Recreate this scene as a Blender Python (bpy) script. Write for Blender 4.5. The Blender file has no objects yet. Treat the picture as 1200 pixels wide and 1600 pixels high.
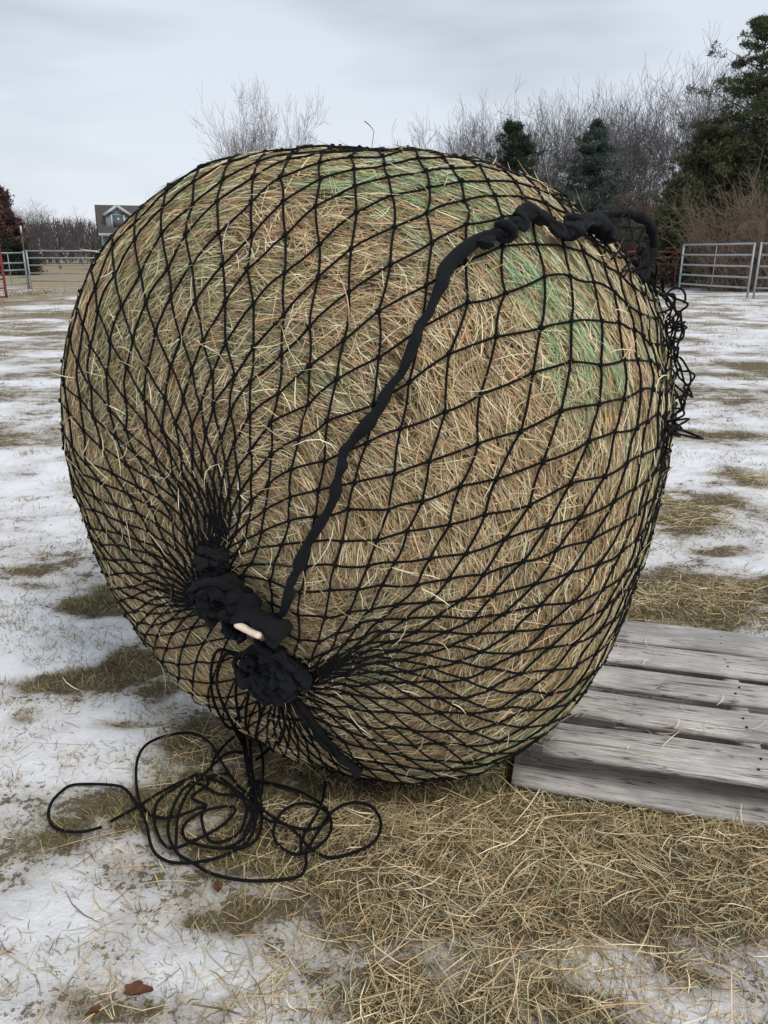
import bpy, math, random
import numpy as np
from mathutils import Vector
R_ = math.radians
rng = np.random.default_rng(7)
random.seed(7)
S = bpy.context.scene
COL = S.collection

# ------------------------------------------------------------------ camera
CAM_H = 1.30
PITCH = math.atan((800 - 395) / 1200)
cam = bpy.data.cameras.new('camera')
cam.sensor_fit = 'VERTICAL'; cam.sensor_height = 32; cam.sensor_width = 32; cam.lens = 24
cam.clip_start = 0.05; cam.clip_end = 3000
co = bpy.data.objects.new('camera', cam); COL.objects.link(co)
co.location = (0, 0, CAM_H); co.rotation_euler = (math.pi / 2 - PITCH, 0, 0)
S.camera = co

# ------------------------------------------------------------------ world, sun, exposure
S.view_settings.view_transform = 'Standard'; S.view_settings.look = 'None'
S.view_settings.gamma = 1; S.view_settings.exposure = 0.44
SUN_EL, SUN_AZ = R_(46), R_(142)          # azimuth clockwise from +Y
W = bpy.data.worlds.new('World'); S.world = W; W.use_nodes = True
nt = W.node_tree; nt.nodes.clear()
def wn(t, **k):
    n = nt.nodes.new(t)
    for a, b in k.items(): setattr(n, a, b)
    return n
sky = wn('ShaderNodeTexSky', sky_type='NISHITA', sun_disc=False, sun_elevation=SUN_EL, sun_rotation=SUN_AZ)
tc = wn('ShaderNodeTexCoord')
mp = wn('ShaderNodeMapping'); mp.inputs['Scale'].default_value = (1.0, 1.0, 4.5)
nz = wn('ShaderNodeTexNoise'); nz.inputs['Scale'].default_value = 1.5; nz.inputs['Detail'].default_value = 4; nz.inputs['Roughness'].default_value = .5
rp = wn('ShaderNodeValToRGB')
rp.color_ramp.elements[0].position = .40; rp.color_ramp.elements[0].color = (.315, .355, .41, 1)
rp.color_ramp.elements[1].position = .60; rp.color_ramp.elements[1].color = (.545, .585, .645, 1)
sep = wn('ShaderNodeSeparateXYZ')
hr = wn('ShaderNodeMapRange'); hr.inputs['From Min'].default_value = 0; hr.inputs['From Max'].default_value = .3
hr.inputs['To Min'].default_value = .55; hr.inputs['To Max'].default_value = 0
mixh = wn('ShaderNodeMix', data_type='RGBA'); mixh.inputs[7].default_value = (.65, .67, .72, 1)
sc = wn('ShaderNodeVectorMath', operation='SCALE'); sc.inputs['Scale'].default_value = .10
mix = wn('ShaderNodeMix', data_type='RGBA'); mix.inputs[0].default_value = .92
bg = wn('ShaderNodeBackground'); bg.inputs['Strength'].default_value = 1.0
wo = wn('ShaderNodeOutputWorld')
L = nt.links.new
L(tc.outputs['Generated'], mp.inputs[0]); L(mp.outputs[0], nz.inputs['Vector']); L(nz.outputs['Fac'], rp.inputs[0])
L(tc.outputs['Generated'], sep.inputs[0]); L(sep.outputs['Z'], hr.inputs['Value']); L(hr.outputs[0], mixh.inputs[0])
L(rp.outputs[0], mixh.inputs[6]); L(sky.outputs[0], sc.inputs[0]); L(sc.outputs[0], mix.inputs[6]); L(mixh.outputs[2], mix.inputs[7])
L(mix.outputs[2], bg.inputs[0]); L(bg.outputs[0], wo.inputs[0])

sl = bpy.data.lights.new('sun', 'SUN'); sl.energy = 1.5; sl.angle = R_(22); sl.color = (1, .96, .9)
so = bpy.data.objects.new('sun', sl); COL.objects.link(so)
sd = Vector((math.sin(SUN_AZ) * math.cos(SUN_EL), math.cos(SUN_AZ) * math.cos(SUN_EL), math.sin(SUN_EL)))
so.rotation_euler = (-sd).to_track_quat('-Z', 'Y').to_euler(); so.location = (0, 0, 30)

# ------------------------------------------------------------------ helpers
def ray(u, v):
    X, Y = (u - 600) / 1200, -(v - 800) / 1200
    c, s = math.cos(PITCH), math.sin(PITCH)
    return np.array([X, c + Y * s, -s + Y * c])
def G(u, v, z=0.0):
    d = ray(u, v); t = (z - CAM_H) / d[2]
    return np.array([0, 0, CAM_H]) + d * t
def at(u, v, Y):
    d = ray(u, v); return np.array([0, 0, CAM_H]) + d * (Y / d[1])
def hsh(a, seed):
    a = (a.astype(np.uint64) + np.uint64(seed * 7919 + 13)) * np.uint64(0x9E3779B97F4A7C15)
    a ^= a >> np.uint64(31); a *= np.uint64(0xBF58476D1CE4E5B9); a ^= a >> np.uint64(29)
    return (a >> np.uint64(40)).astype(np.float64) / float(1 << 24)
def vnoise(P, seed=0):
    P = np.asarray(P, float); k = P.shape[-1]
    f = np.floor(P); t = P - f; t = t * t * (3 - 2 * t); f = f.astype(np.int64) + 4096
    out = 0
    for c in range(1 << k):
        idx = np.zeros(P.shape[:-1], np.int64); w = 1.0
        for a in range(k):
            b = (c >> a) & 1
            idx = idx * 8209 + f[..., a] + b
            w = w * (t[..., a] if b else 1 - t[..., a])
        out = out + w * hsh(idx, seed)
    return out
def fbm(P, seed=0, o=4):
    P = np.asarray(P, float); s = 0; a = 1; n = 0
    for i in range(o):
        s = s + a * vnoise(P * 2 ** i, seed + i); n += a; a *= .5
    return s / n
def norm(v): return v / np.maximum(np.linalg.norm(v, axis=-1, keepdims=True), 1e-9)
def npmesh(name, V, Fc, mat, parent=None, col=None, smooth=False, attrs=None, k=None):
    """V (n,3); Fc: (m,k) array or list of arrays of different widths"""
    if isinstance(Fc, np.ndarray): Fc = [Fc]
    Fc = [f for f in Fc if len(f)]
    me = bpy.data.meshes.new(name)
    me.vertices.add(len(V)); me.vertices.foreach_set('co', np.ascontiguousarray(V, dtype=np.float32).ravel())
    loops = np.concatenate([f.ravel() for f in Fc]); tot = np.concatenate([np.full(len(f), f.shape[1]) for f in Fc])
    st = np.concatenate([[0], np.cumsum(tot)[:-1]])
    me.loops.add(len(loops)); me.loops.foreach_set('vertex_index', loops.astype(np.int32))
    me.polygons.add(len(tot)); me.polygons.foreach_set('loop_start', st.astype(np.int32))
    me.update(calc_edges=True)
    if smooth: me.polygons.foreach_set('use_smooth', np.ones(len(tot), bool))
    if col is not None:
        a = me.color_attributes.new('Col', 'FLOAT_COLOR', 'POINT')
        c4 = np.ones((len(V), 4), np.float32); c4[:, :3] = col; a.data.foreach_set('color', c4.ravel())
    for kk, vv in (attrs or {}).items():
        a = me.attributes.new(kk, 'FLOAT', 'POINT'); a.data.foreach_set('value', np.asarray(vv, np.float32))
    if mat is not None: me.materials.append(mat)
    o = bpy.data.objects.new(name, me); COL.objects.link(o)
    if parent is not None: o.parent = parent
    return o
class MB:
    def __init__(s): s.V = []; s.T = []; s.Q = []; s.C = []; s.n = 0
    def add(s, V, T=None, Q=None, c=None):
        V = np.asarray(V, float)
        if T is not None and len(T): s.T.append(np.asarray(T, int).reshape(-1, 3) + s.n)
        if Q is not None and len(Q): s.Q.append(np.asarray(Q, int).reshape(-1, 4) + s.n)
        if c is not None: s.C.append(np.broadcast_to(np.asarray(c, float), (len(V), 3)))
        s.V.append(V); s.n += len(V)
    def box(s, c, size, rz=0, M=None):
        h = np.array(size) / 2
        V = np.array([(x, y, z) for z in (-1, 1) for y in (-1, 1) for x in (-1, 1)]) * h
        if M is None:
            cc, ss = math.cos(rz), math.sin(rz); M = np.array([[cc, -ss, 0], [ss, cc, 0], [0, 0, 1]])
        s.add(V @ np.asarray(M).T + np.array(c), Q=[(0, 2, 3, 1), (4, 5, 7, 6), (0, 1, 5, 4), (2, 6, 7, 3), (0, 4, 6, 2), (1, 3, 7, 5)])
    def tube(s, P, r, n=6, flat=1.0, cap=True, c=None, fold=None):
        P = np.asarray(P, float); m = len(P); r = np.broadcast_to(np.asarray(r, float), (m,))
        T = norm(np.gradient(P, axis=0)); N = np.zeros_like(P)
        a = np.array([0, 0, 1.]) if abs(T[0][2]) < .9 else np.array([1., 0, 0])
        N[0] = norm(np.cross(T[0], a))
        for i in range(1, m):
            v = N[i - 1] - T[i] * np.dot(N[i - 1], T[i]); l = np.linalg.norm(v)
            N[i] = v / l if l > 1e-6 else N[i - 1]
        B = np.cross(T, N); an = np.linspace(0, 2 * np.pi, n, endpoint=False)
        if fold: rr = r[:, None] * (1 + fold[1] * np.cos(fold[0] * an[None] + fold[2] * np.arange(m)[:, None]) + .5 * fold[1] * np.cos((fold[0] + 2) * an[None] - fold[2] * 1.3 * np.arange(m)[:, None]))
        else: rr = np.repeat(r[:, None], n, 1)
        V = P[:, None] + rr[:, :, None] * (np.cos(an)[None, :, None] * N[:, None] + flat * np.sin(an)[None, :, None] * B[:, None])
        i, j = np.meshgrid(np.arange(m - 1), np.arange(n), indexing='ij'); j2 = (j + 1) % n
        Q = np.stack([i * n + j, i * n + j2, (i + 1) * n + j2, (i + 1) * n + j], -1).reshape(-1, 4)
        V = V.reshape(-1, 3); Tt = []
        if cap:
            V = np.concatenate([V, P[:1], P[-1:]]); k = m * n
            for j in range(n): Tt += [(k, (j + 1) % n, j), (k + 1, (m - 1) * n + j, (m - 1) * n + (j + 1) % n)]
        s.add(V, T=Tt, Q=Q, c=c)
    def build(s, name, mat, parent=None, smooth=False):
        V = np.concatenate(s.V); F = []
        if s.Q: F.append(np.concatenate(s.Q))
        if s.T: F.append(np.concatenate(s.T))
        return npmesh(name, V, F, mat, parent, col=np.concatenate(s.C) if s.C else None, smooth=smooth)
def segs(A, B, ra, rb, n=3, col=None):
    """many straight tapered prisms at once"""
    A, B = np.asarray(A), np.asarray(B); m = len(A); T = norm(B - A)
    ref = np.where(np.abs(T[:, 2:3]) < .9, np.array([[0, 0, 1.]]), np.array([[1., 0, 0]]))
    N = norm(np.cross(T, ref)); Bn = np.cross(T, N); an = np.linspace(0, 2 * np.pi, n, endpoint=False)
    ring = np.cos(an)[None, :, None] * N[:, None] + np.sin(an)[None, :, None] * Bn[:, None]
    V = np.concatenate([A[:, None] + ring * np.asarray(ra)[:, None, None], B[:, None] + ring * np.asarray(rb)[:, None, None]], 1)
    b = np.arange(m)[:, None] * 2 * n; q = []
    for j in range(n):
        j2 = (j + 1) % n
        q.append(np.stack([b[:, 0] + j, b[:, 0] + j2, b[:, 0] + n + j2, b[:, 0] + n + j], -1))
    return V.reshape(-1, 3), np.concatenate(q)
def spline(P, k=8):
    P = np.asarray(P, float); n = len(P); out = []
    for i in range(n - 1):
        p0, p1, p2, p3 = P[max(i - 1, 0)], P[i], P[i + 1], P[min(i + 2, n - 1)]
        for t in np.linspace(0, 1, k, endpoint=False):
            out.append(.5 * (2 * p1 + (p2 - p0) * t + (2 * p0 - 5 * p1 + 4 * p2 - p3) * t * t + (3 * p1 - p0 - 3 * p2 + p3) * t ** 3))
    out.append(P[-1]); return np.array(out)
def tag(o, label=None, cat=None, group=None, kind=None):
    for k, v in (('label', label), ('category', cat), ('group', group), ('kind', kind)):
        if v: o[k] = v
    return o
def empty(name, loc=(0, 0, 0), rz=0):
    o = bpy.data.objects.new(name, None); COL.objects.link(o); o.location = loc; o.rotation_euler = (0, 0, rz)
    o.empty_display_size = .1
    return o

# ------------------------------------------------------------------ materials
def mat(name, base=(.5, .5, .5), rough=.8, metal=0, spec=.3, noise=None, bump=None, vcol=False, trans=0, sheen=0):
    m = bpy.data.materials.new(name); m.use_nodes = True; t = m.node_tree; b = t.nodes['Principled BSDF']
    b.inputs['Base Color'].default_value = (*base, 1); b.inputs['Roughness'].default_value = rough
    b.inputs['Metallic'].default_value = metal; b.inputs['Specular IOR Level'].default_value = spec
    if sheen: b.inputs['Sheen Weight'].default_value = sheen; b.inputs['Sheen Roughness'].default_value = .6
    if vcol:
        a = t.nodes.new('ShaderNodeAttribute'); a.attribute_name = 'Col'; t.links.new(a.outputs['Color'], b.inputs['Base Color'])
    tcn = t.nodes.new('ShaderNodeTexCoord')
    if noise:
        col2, scale, stretch = noise
        mpn = t.nodes.new('ShaderNodeMapping'); mpn.inputs['Scale'].default_value = stretch
        n = t.nodes.new('ShaderNodeTexNoise'); n.inputs['Scale'].default_value = scale; n.inputs['Detail'].default_value = 6; n.inputs['Roughness'].default_value = .65
        mx = t.nodes.new('ShaderNodeMix'); mx.data_type = 'RGBA'
        rr = t.nodes.new('ShaderNodeMapRange'); rr.inputs['From Min'].default_value = .35; rr.inputs['From Max'].default_value = .65
        t.links.new(tcn.outputs['Object'], mpn.inputs[0]); t.links.new(mpn.outputs[0], n.inputs['Vector']); t.links.new(n.outputs['Fac'], rr.inputs['Value'])
        t.links.new(rr.outputs[0], mx.inputs[0]); mx.inputs[6].default_value = (*base, 1); mx.inputs[7].default_value = (*col2, 1)
        t.links.new(mx.outputs[2], b.inputs['Base Color'])
    if bump:
        scale, dist, stretch = bump
        mpn = t.nodes.new('ShaderNodeMapping'); mpn.inputs['Scale'].default_value = stretch
        n = t.nodes.new('ShaderNodeTexNoise'); n.inputs['Scale'].default_value = scale; n.inputs['Detail'].default_value = 5
        bp = t.nodes.new('ShaderNodeBump'); bp.inputs['Distance'].default_value = dist
        t.links.new(tcn.outputs['Object'], mpn.inputs[0]); t.links.new(mpn.outputs[0], n.inputs['Vector']); t.links.new(n.outputs['Fac'], bp.inputs['Height'])
        t.links.new(bp.outputs[0], b.inputs['Normal'])
    return m
M_HAY = mat('hay_fibre', rough=.75, spec=.25, vcol=True)
M_CORE = mat('hay_core', (.20, .15, .085), .95, noise=((.10, .08, .045), 60, (1, 1, 1)))  # darker than the strands: shade in the gaps put into the colour
M_WRAP = mat('wrap_film', rough=.5, spec=.4, vcol=True)
M_NET = mat('black_cord', (.006, .006, .007), .8, spec=.15, bump=(420, .002, (1, 1, 1)))
M_FAB = mat('black_fabric', (.010, .0106, .013), .85, spec=.13, bump=(230, .003, (1, 1, 1)), sheen=.02)
M_TAN = mat('tan_strap', (.85, .72, .58), .8, noise=((.74, .60, .46), 90, (1, 1, 1)))
M_LEAF = mat('foliage', rough=.8, spec=.15, vcol=True)
M_GALV = mat('galvanised_pipe', (.42, .44, .46), .5, metal=.35, noise=((.30, .31, .33), 9, (1, 1, 1)))
M_RED = mat('red_paint', (.24, .035, .04), .5, noise=((.16, .03, .035), 7, (1, 1, 1)))
M_WHITE = mat('white_paint', (.55, .56, .57), .6, noise=((.45, .46, .47), 5, (1, 1, 1)))
M_POST = mat('post_steel', (.10, .12, .10), .7, metal=.2, noise=((.06, .07, .06), 12, (1, 1, 1)))
M_ROOF = mat('roof_shingle', (.115, .10, .088), .9, noise=((.085, .075, .068), 6, (1, 1, 8)))
M_SIDING = mat('house_siding', (.30, .36, .38), .8, noise=((.26, .31, .33), 3, (1, 1, 12)))
M_GLASS = mat('window_glass', (.10, .13, .14), .1, spec=.6)
def wood_mat():
    m = bpy.data.materials.new('weathered_wood'); m.use_nodes = True; t = m.node_tree; b = t.nodes['Principled BSDF']
    N = t.nodes.new; Lk = t.links.new
    tcn = N('ShaderNodeTexCoord'); oi = N('ShaderNodeObjectInfo')
    off = N('ShaderNodeVectorMath'); off.operation = 'SCALE'; Lk(oi.outputs['Random'], off.inputs['Scale']); off.inputs[0].default_value = (37, 11, 5)
    ad = N('ShaderNodeVectorMath'); ad.operation = 'ADD'; Lk(tcn.outputs['Object'], ad.inputs[0]); Lk(off.outputs[0], ad.inputs[1])
    mpn = N('ShaderNodeMapping'); mpn.inputs['Scale'].default_value = (11, 170, 170); Lk(ad.outputs[0], mpn.inputs[0])
    n1 = N('ShaderNodeTexNoise'); n1.inputs['Scale'].default_value = 1; n1.inputs['Detail'].default_value = 9; n1.inputs['Roughness'].default_value = .8; n1.inputs['Distortion'].default_value = .8; Lk(mpn.outputs[0], n1.inputs['Vector'])
    r1 = N('ShaderNodeValToRGB'); e = r1.color_ramp.elements
    e[0].position = .30; e[0].color = (.11, .095, .085, 1); e[1].position = .66; e[1].color = (.76, .705, .655, 1)
    x = e.new(.42); x.color = (.40, .372, .35, 1); x = e.new(.54); x.color = (.57, .54, .51, 1)
    Lk(n1.outputs['Fac'], r1.inputs[0])
    n2 = N('ShaderNodeTexNoise'); n2.inputs['Scale'].default_value = 5; n2.inputs['Detail'].default_value = 3; Lk(ad.outputs[0], n2.inputs['Vector'])
    r2 = N('ShaderNodeMapRange'); r2.inputs['From Min'].default_value = .35; r2.inputs['From Max'].default_value = .65; r2.inputs['To Min'].default_value = .72; r2.inputs['To Max'].default_value = 1.22; Lk(n2.outputs['Fac'], r2.inputs['Value'])
    mv = N('ShaderNodeVectorMath'); mv.operation = 'SCALE'; Lk(r1.outputs[0], mv.inputs[0]); Lk(r2.outputs[0], mv.inputs['Scale'])
    mp3 = N('ShaderNodeMapping'); mp3.inputs['Scale'].default_value = (2.4, 38, 38); Lk(ad.outputs[0], mp3.inputs[0])
    n3 = N('ShaderNodeTexNoise'); n3.inputs['Scale'].default_value = 1; n3.inputs['Detail'].default_value = 3; n3.inputs['Distortion'].default_value = .5; Lk(mp3.outputs[0], n3.inputs['Vector'])
    r3 = N('ShaderNodeValToRGB'); e3 = r3.color_ramp.elements; e3[0].position = .435; e3[0].color = (1, 1, 1, 1); e3[1].position = .475; e3[1].color = (1, 1, 1, 1); q3 = e3.new(.455); q3.color = (.22, .20, .18, 1); Lk(n3.outputs['Fac'], r3.inputs[0])
    m3 = N('ShaderNodeMix'); m3.data_type = 'RGBA'; m3.blend_type = 'MULTIPLY'; m3.inputs[0].default_value = 1; Lk(mv.outputs[0], m3.inputs[6]); Lk(r3.outputs[0], m3.inputs[7])
    Lk(m3.outputs[2], b.inputs['Base Color']); b.inputs['Roughness'].default_value = .85; b.inputs['Specular IOR Level'].default_value = .25
    bp = N('ShaderNodeBump'); bp.inputs['Distance'].default_value = .004; bp.inputs['Strength'].default_value = .8; Lk(n1.outputs['Fac'], bp.inputs['Height']); Lk(bp.outputs[0], b.inputs['Normal'])
    return m
M_WOOD = wood_mat()
def bark(name, a, b2): return mat(name, a, .9, noise=(b2, 4, (1, 1, .3)))
M_BARK = bark('grey_bark', (.17, .15, .145), (.10, .09, .085))
M_BARKF = bark('far_bark', (.125, .110, .108), (.08, .07, .07))
M_BARKL = bark('pale_bark', (.30, .265, .265), (.22, .195, .195))
M_BARKR = bark('red_brown_bark', (.17, .095, .075), (.11, .07, .06))

# ------------------------------------------------------------------ ground
def blob(x, y, lst):
    o = 0
    for (u, v, ru, rv, w) in lst:
        c = G(u, v); a = G(u + ru, v)[0] - c[0]; b = abs(G(u, v - rv)[1] - G(u, v + rv)[1]) / 2
        o = o + w * np.exp(-(((x - c[0]) / a) ** 2 + ((y - c[1]) / b) ** 2))
    return o
BARE = [(158, 935, 48, 22, 1.1), (115, 1060, 95, 17, 1.1), (205, 1035, 40, 26, 1.1), (250, 1085, 38, 26, .8), (30, 893, 40, 9, .8), (70, 920, 40, 10, .5),
        (190, 1130, 40, 9, .45), (38, 1115, 22, 12, .9), (350, 1160, 70, 45, 1.1), (590, 1200, 220, 60, 1.6), (850, 1290, 330, 80, 2.0), (1130, 1370, 150, 60, 1.2),
        (780, 1400, 200, 60, 1.1), (1010, 1440, 60, 60, .5), (1000, 940, 110, 28, 1.1), (1120, 925, 130, 24, 1.3), (1100, 790, 70, 22, .9), (1060, 820, 50, 16, .8), (1180, 745, 60, 14, .8),
        (1110, 680, 60, 8, .7), (1150, 628, 40, 7, .7), (1175, 570, 50, 7, .5), (1120, 860, 60, 10, .4), (40, 465, 60, 9, .6), (60, 492, 70, 4, .35), (90, 520, 50, 4, .3),
        (300, 1250, 110, 50, .45), (110, 1290, 50, 26, .5), (440, 1310, 100, 50, .5), (120, 1550, 60, 30, .35), (330, 1430, 60, 30, .35), (230, 1580, 120, 30, .4), (540, 1420, 110, 50, .35), (640, 1560, 200, 60, .5), (980, 1530, 60, 30, -.3), (1100, 1590, 70, 25, -.4), (1010, 1405, 36, 24, -.9), (950, 1490, 60, 26, -.6),
        (60, 1450, 60, 90, -.6), (60, 1020, 60, 30, -.6), (300, 1480, 60, 40, -.3), (100, 1180, 90, 40, -.5)]
STRAW = [(900, 1260, 300, 45, 1.1), (700, 1270, 240, 45, .75), (1100, 1310, 180, 50, 1.3), (850, 1350, 260, 70, .85), (1130, 1400, 120, 40, 1.2), (720, 1440, 180, 70, .42), (900, 1490, 220, 90, .32), (520, 1270, 100, 50, .4), (430, 1190, 100, 40, .4),
         (1080, 930, 160, 25, 1.0), (1060, 800, 70, 25, .6), (1180, 745, 60, 14, .5), (300, 1450, 250, 120, .10), (600, 1560, 340, 70, .24), (850, 1570, 300, 60, .22), (1080, 1540, 160, 60, .3), (330, 1160, 60, 30, .35), (620, 1226, 200, 20, -2.5), (960, 1430, 60, 30, -.6)]
def bare_mask(x, y):
    P = np.stack([x, y], -1)
    b = blob(x, y, BARE) * (.25 + 1.5 * np.clip(fbm(P * np.array([5.5, 8.5]), 5, 4) * 2 - .5, 0, 1.1))
    near = 1 / (1 + np.exp((y - 3.5) * 1.5))
    n = fbm(P * 2.6 + 5, 3, 5) - .5
    far = fbm(P * np.array([1.1, 1.6]) + 9, 11, 5)
    farm = (.10 + .36 * np.clip((far - .40) * 4, 0, 1)) * (1 - near)
    field = (1 / (1 + np.exp(-(y - 34) * .5))) * (1 / (1 + np.exp((x + 4) * .4)))       # mown tan field beyond the left fence
    base = .17 * near + .10 / (1 + np.exp((y - 1.42) * 9)) * np.clip(.35 + x * 1.1, 0, 1) + .04 * np.exp(-(y - 1.25) ** 2 / .1)
    return np.clip(base + b + farm + n * 1.15 * (.45 + np.clip(b, 0, .7)) + field * 1.2, 0, 1.6)
def gz(x, y):
    P = np.stack([x, y], -1)
    d = 1 / (1 + (y / 12) ** 2)
    return (.05 * (fbm(P * .9, 21, 3) - .5) + .026 * (fbm(P * 6, 31, 4) - .5)) * d - .004 + .012 * (1 - np.clip(bare_mask(x, y) * 1.3, 0, 1)) * d
def make_ground():
    nu, nv = 620, 760
    k = 8.0; u = np.linspace(-1, 1, nu); x = 500 / math.sinh(k) * np.sinh(k * u)
    v = np.linspace(-.55, 1, nv); y = 1.7 + 900 / math.sinh(k) * np.sinh(k * v)
    X, Y = np.meshgrid(x, y, indexing='ij'); Z = gz(X, Y)
    V = np.stack([X, Y, Z], -1).reshape(-1, 3)
    i, j = np.meshgrid(np.arange(nu - 1), np.arange(nv - 1), indexing='ij')
    Q = np.stack([i * nv + j, (i + 1) * nv + j, (i + 1) * nv + j + 1, i * nv + j + 1], -1).reshape(-1, 4)
    m = bpy.data.materials.new('snowy_ground'); m.use_nodes = True; t = m.node_tree; b = t.nodes['Principled BSDF']
    N = t.nodes.new; Lk = t.links.new
    at_ = N('ShaderNodeAttribute'); at_.attribute_name = 'bare'; tg = N('ShaderNodeNewGeometry')
    def noise(s, d=6, r=.6):
        n = N('ShaderNodeTexNoise'); n.inputs['Scale'].default_value = s; n.inputs['Detail'].default_value = d; n.inputs['Roughness'].default_value = r
        Lk(tg.outputs['Position'], n.inputs['Vector']); return n.outputs['Fac']
    def math_(op, a, b_):
        n = N('ShaderNodeMath'); n.operation = op
        for k_, vv in ((0, a), (1, b_)):
            if isinstance(vv, (int, float)): n.inputs[k_].default_value = vv
            else: Lk(vv, n.inputs[k_])
        return n.outputs[0]
    def ramp(f, stops):
        r = N('ShaderNodeValToRGB'); e = r.color_ramp.elements
        e[0].position, e[0].color = stops[0][0], (*stops[0][1], 1); e[1].position, e[1].color = stops[-1][0], (*stops[-1][1], 1)
        for p_, c_ in stops[1:-1]: q = e.new(p_); q.color = (*c_, 1)
        Lk(f, r.inputs[0]); return r.outputs[0]
    n1, n2, n3 = noise(14), noise(70, 6, .7), noise(4)
    mp5 = N('ShaderNodeMapping'); mp5.inputs['Scale'].default_value = (2.6, 4.2, 1); Lk(tg.outputs['Position'], mp5.inputs[0])
    n5_ = N('ShaderNodeTexNoise'); n5_.inputs['Scale'].default_value = 1; n5_.inputs['Detail'].default_value = 9; n5_.inputs['Roughness'].default_value = .72; Lk(mp5.outputs[0], n5_.inputs['Vector']); n5 = n5_.outputs['Fac']
    f = math_('ADD', at_.outputs['Fac'], math_('MULTIPLY', math_('SUBTRACT', n2, .5), 2.0))
    f = math_('ADD', f, math_('MULTIPLY', math_('SUBTRACT', n1, .5), 1.3))
    f = math_('ADD', f, math_('MULTIPLY', math_('SUBTRACT', n5, .5), 2.2))
    fac = ramp(f, [(.34, (0, 0, 0)), (.46, (.25, .25, .25)), (.56, (1, 1, 1))])
    snow = ramp(math_('ADD', math_('MULTIPLY', n3, .5), math_('MULTIPLY', n1, .5)), [(.36, (.62, .60, .59)), (.5, (.78, .785, .80)), (.7, (.85, .86, .885))])
    slush = ramp(n2, [(.35, (.20, .165, .125)), (.55, (.50, .45, .39)), (.7, (.74, .72, .71))])
    g1 = math_('MULTIPLY', at_.outputs['Fac'], 1.6)
    sm = N('ShaderNodeMix'); sm.data_type = 'RGBA'; sm.clamp_factor = True; Lk(math_('ADD', math_('MULTIPLY', math_('SUBTRACT', at_.outputs['Fac'], .06), 2.4), math_('MULTIPLY', math_('SUBTRACT', n5, .5), 2.0)), sm.inputs[0]); Lk(snow, sm.inputs[6]); Lk(slush, sm.inputs[7])
    soil = ramp(n2, [(.3, (.030, .024, .015)), (.45, (.085, .066, .038)), (.58, (.16, .125, .07)), (.72, (.27, .215, .13))])
    mx = N('ShaderNodeMix'); mx.data_type = 'RGBA'; Lk(fac, mx.inputs[0]); Lk(sm.outputs[2], mx.inputs[6]); Lk(soil, mx.inputs[7])
    # dead tan grass further out
    sp = N('ShaderNodeSeparateXYZ'); Lk(tg.outputs['Position'], sp.inputs[0])
    fr = N('ShaderNodeMapRange'); fr.inputs['From Min'].default_value = 5; fr.inputs['From Max'].default_value = 30; Lk(sp.outputs['Y'], fr.inputs['Value'])
    tan = ramp(n1, [(.35, (.20, .155, .09)), (.65, (.40, .32, .20))])
    sm2 = N('ShaderNodeMix'); sm2.data_type = 'RGBA'; Lk(math_('MULTIPLY', fr.outputs[0], fac), sm2.inputs[0]); Lk(mx.outputs[2], sm2.inputs[6]); Lk(tan, sm2.inputs[7])
    Lk(sm2.outputs[2], b.inputs['Base Color'])
    b.inputs['Roughness'].default_value = .8; b.inputs['Specular IOR Level'].default_value = .25
    bp = N('ShaderNodeBump'); bp.inputs['Distance'].default_value = .02; bp.inputs['Strength'].default_value = .7
    Lk(math_('ADD', math_('MULTIPLY', n2, .35), math_('ADD', n1, math_('MULTIPLY', fac, -.25))), bp.inputs['Height']); Lk(bp.outputs[0], b.inputs['Normal'])
    o = npmesh('ground', V, Q, m, smooth=True, attrs={'bare': bare_mask(X, Y).ravel()})
    tag(o, kind='structure')
make_ground()

# ------------------------------------------------------------------ bale shape
BQ = dict(cx=-.0132, cy=1.9784, zc=.797, a=.3814, tilt=.0443, R=.759, L=.5646, n=3.2711, kz=1.0147)
BC = np.array([-0.0238, -0.0129, -0.0189, 0.0094, 0.0061, -0.0159, -0.0489, -0.0013, 0.0067, 0.0088, 0.006, -0.021, 0.0007, -0.008, 0.0095, 0.0138, 0.0092, 0.0245, -0.0019, 0.0002, 0.0152, -0.0321, 0.0125, -0.0089, 0.0129, -0.0173])
CEN = np.array([BQ['cx'], BQ['cy'], BQ['zc']])
AX = np.array([-math.sin(BQ['a']) * math.cos(BQ['tilt']), -math.cos(BQ['a']) * math.cos(BQ['tilt']), -math.sin(BQ['tilt'])])
BX = np.array([math.cos(BQ['a']), -math.sin(BQ['a']), 0.]); CX = np.cross(AX, BX); CX = CX * np.sign(CX[2])
def basis(d):
    x, y, z = d[..., 0], d[..., 1], d[..., 2]
    return np.stack([x, y, z, x*y, y*z, x*z, x*x-y*y, 3*z*z-1, x*y*z, x**3-3*x*y*y, z*(x*x-y*y), 5*z**3-3*z, 5*x*z*z-x, x*x*y*y, x*x*z*z, y*y*z*z, x*y*(x*x-y*y), x**4-6*x*x*y*y+y**4, x*z*(4*z*z-3*x*x-3*y*y), y*z*(4*z*z-3*x*x-3*y*y), (x*x-y*y)*(7*z*z-1), x*y*(7*z*z-1), x*z*(x*x-3*y*y), z**4, x*z**4-x*.2, x**3*z*z], -1)
GDIR = None
def brad(d):
    s = np.abs(d @ AX); b = d @ BX; c = d @ CX / BQ['kz']; n = BQ['n']
    r = ((np.hypot(b, c) / BQ['R']) ** n + (s / BQ['L']) ** n) ** (-1 / n)
    r = r * (1 + basis(d) @ BC)
    if GDIR is not None: r = r - .045 * np.exp(-((1 - d @ GDIR) * 2) / .055)
    return r + .024 * (fbm(d * 3.2 + 10, 41, 3) - .5) + .016 * (fbm(d * 11 + 3, 47, 2) - .5)
def bpt(d, off=0.0): 
    d = norm(d); return CEN + d * (brad(d) + off)[..., None]
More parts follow.
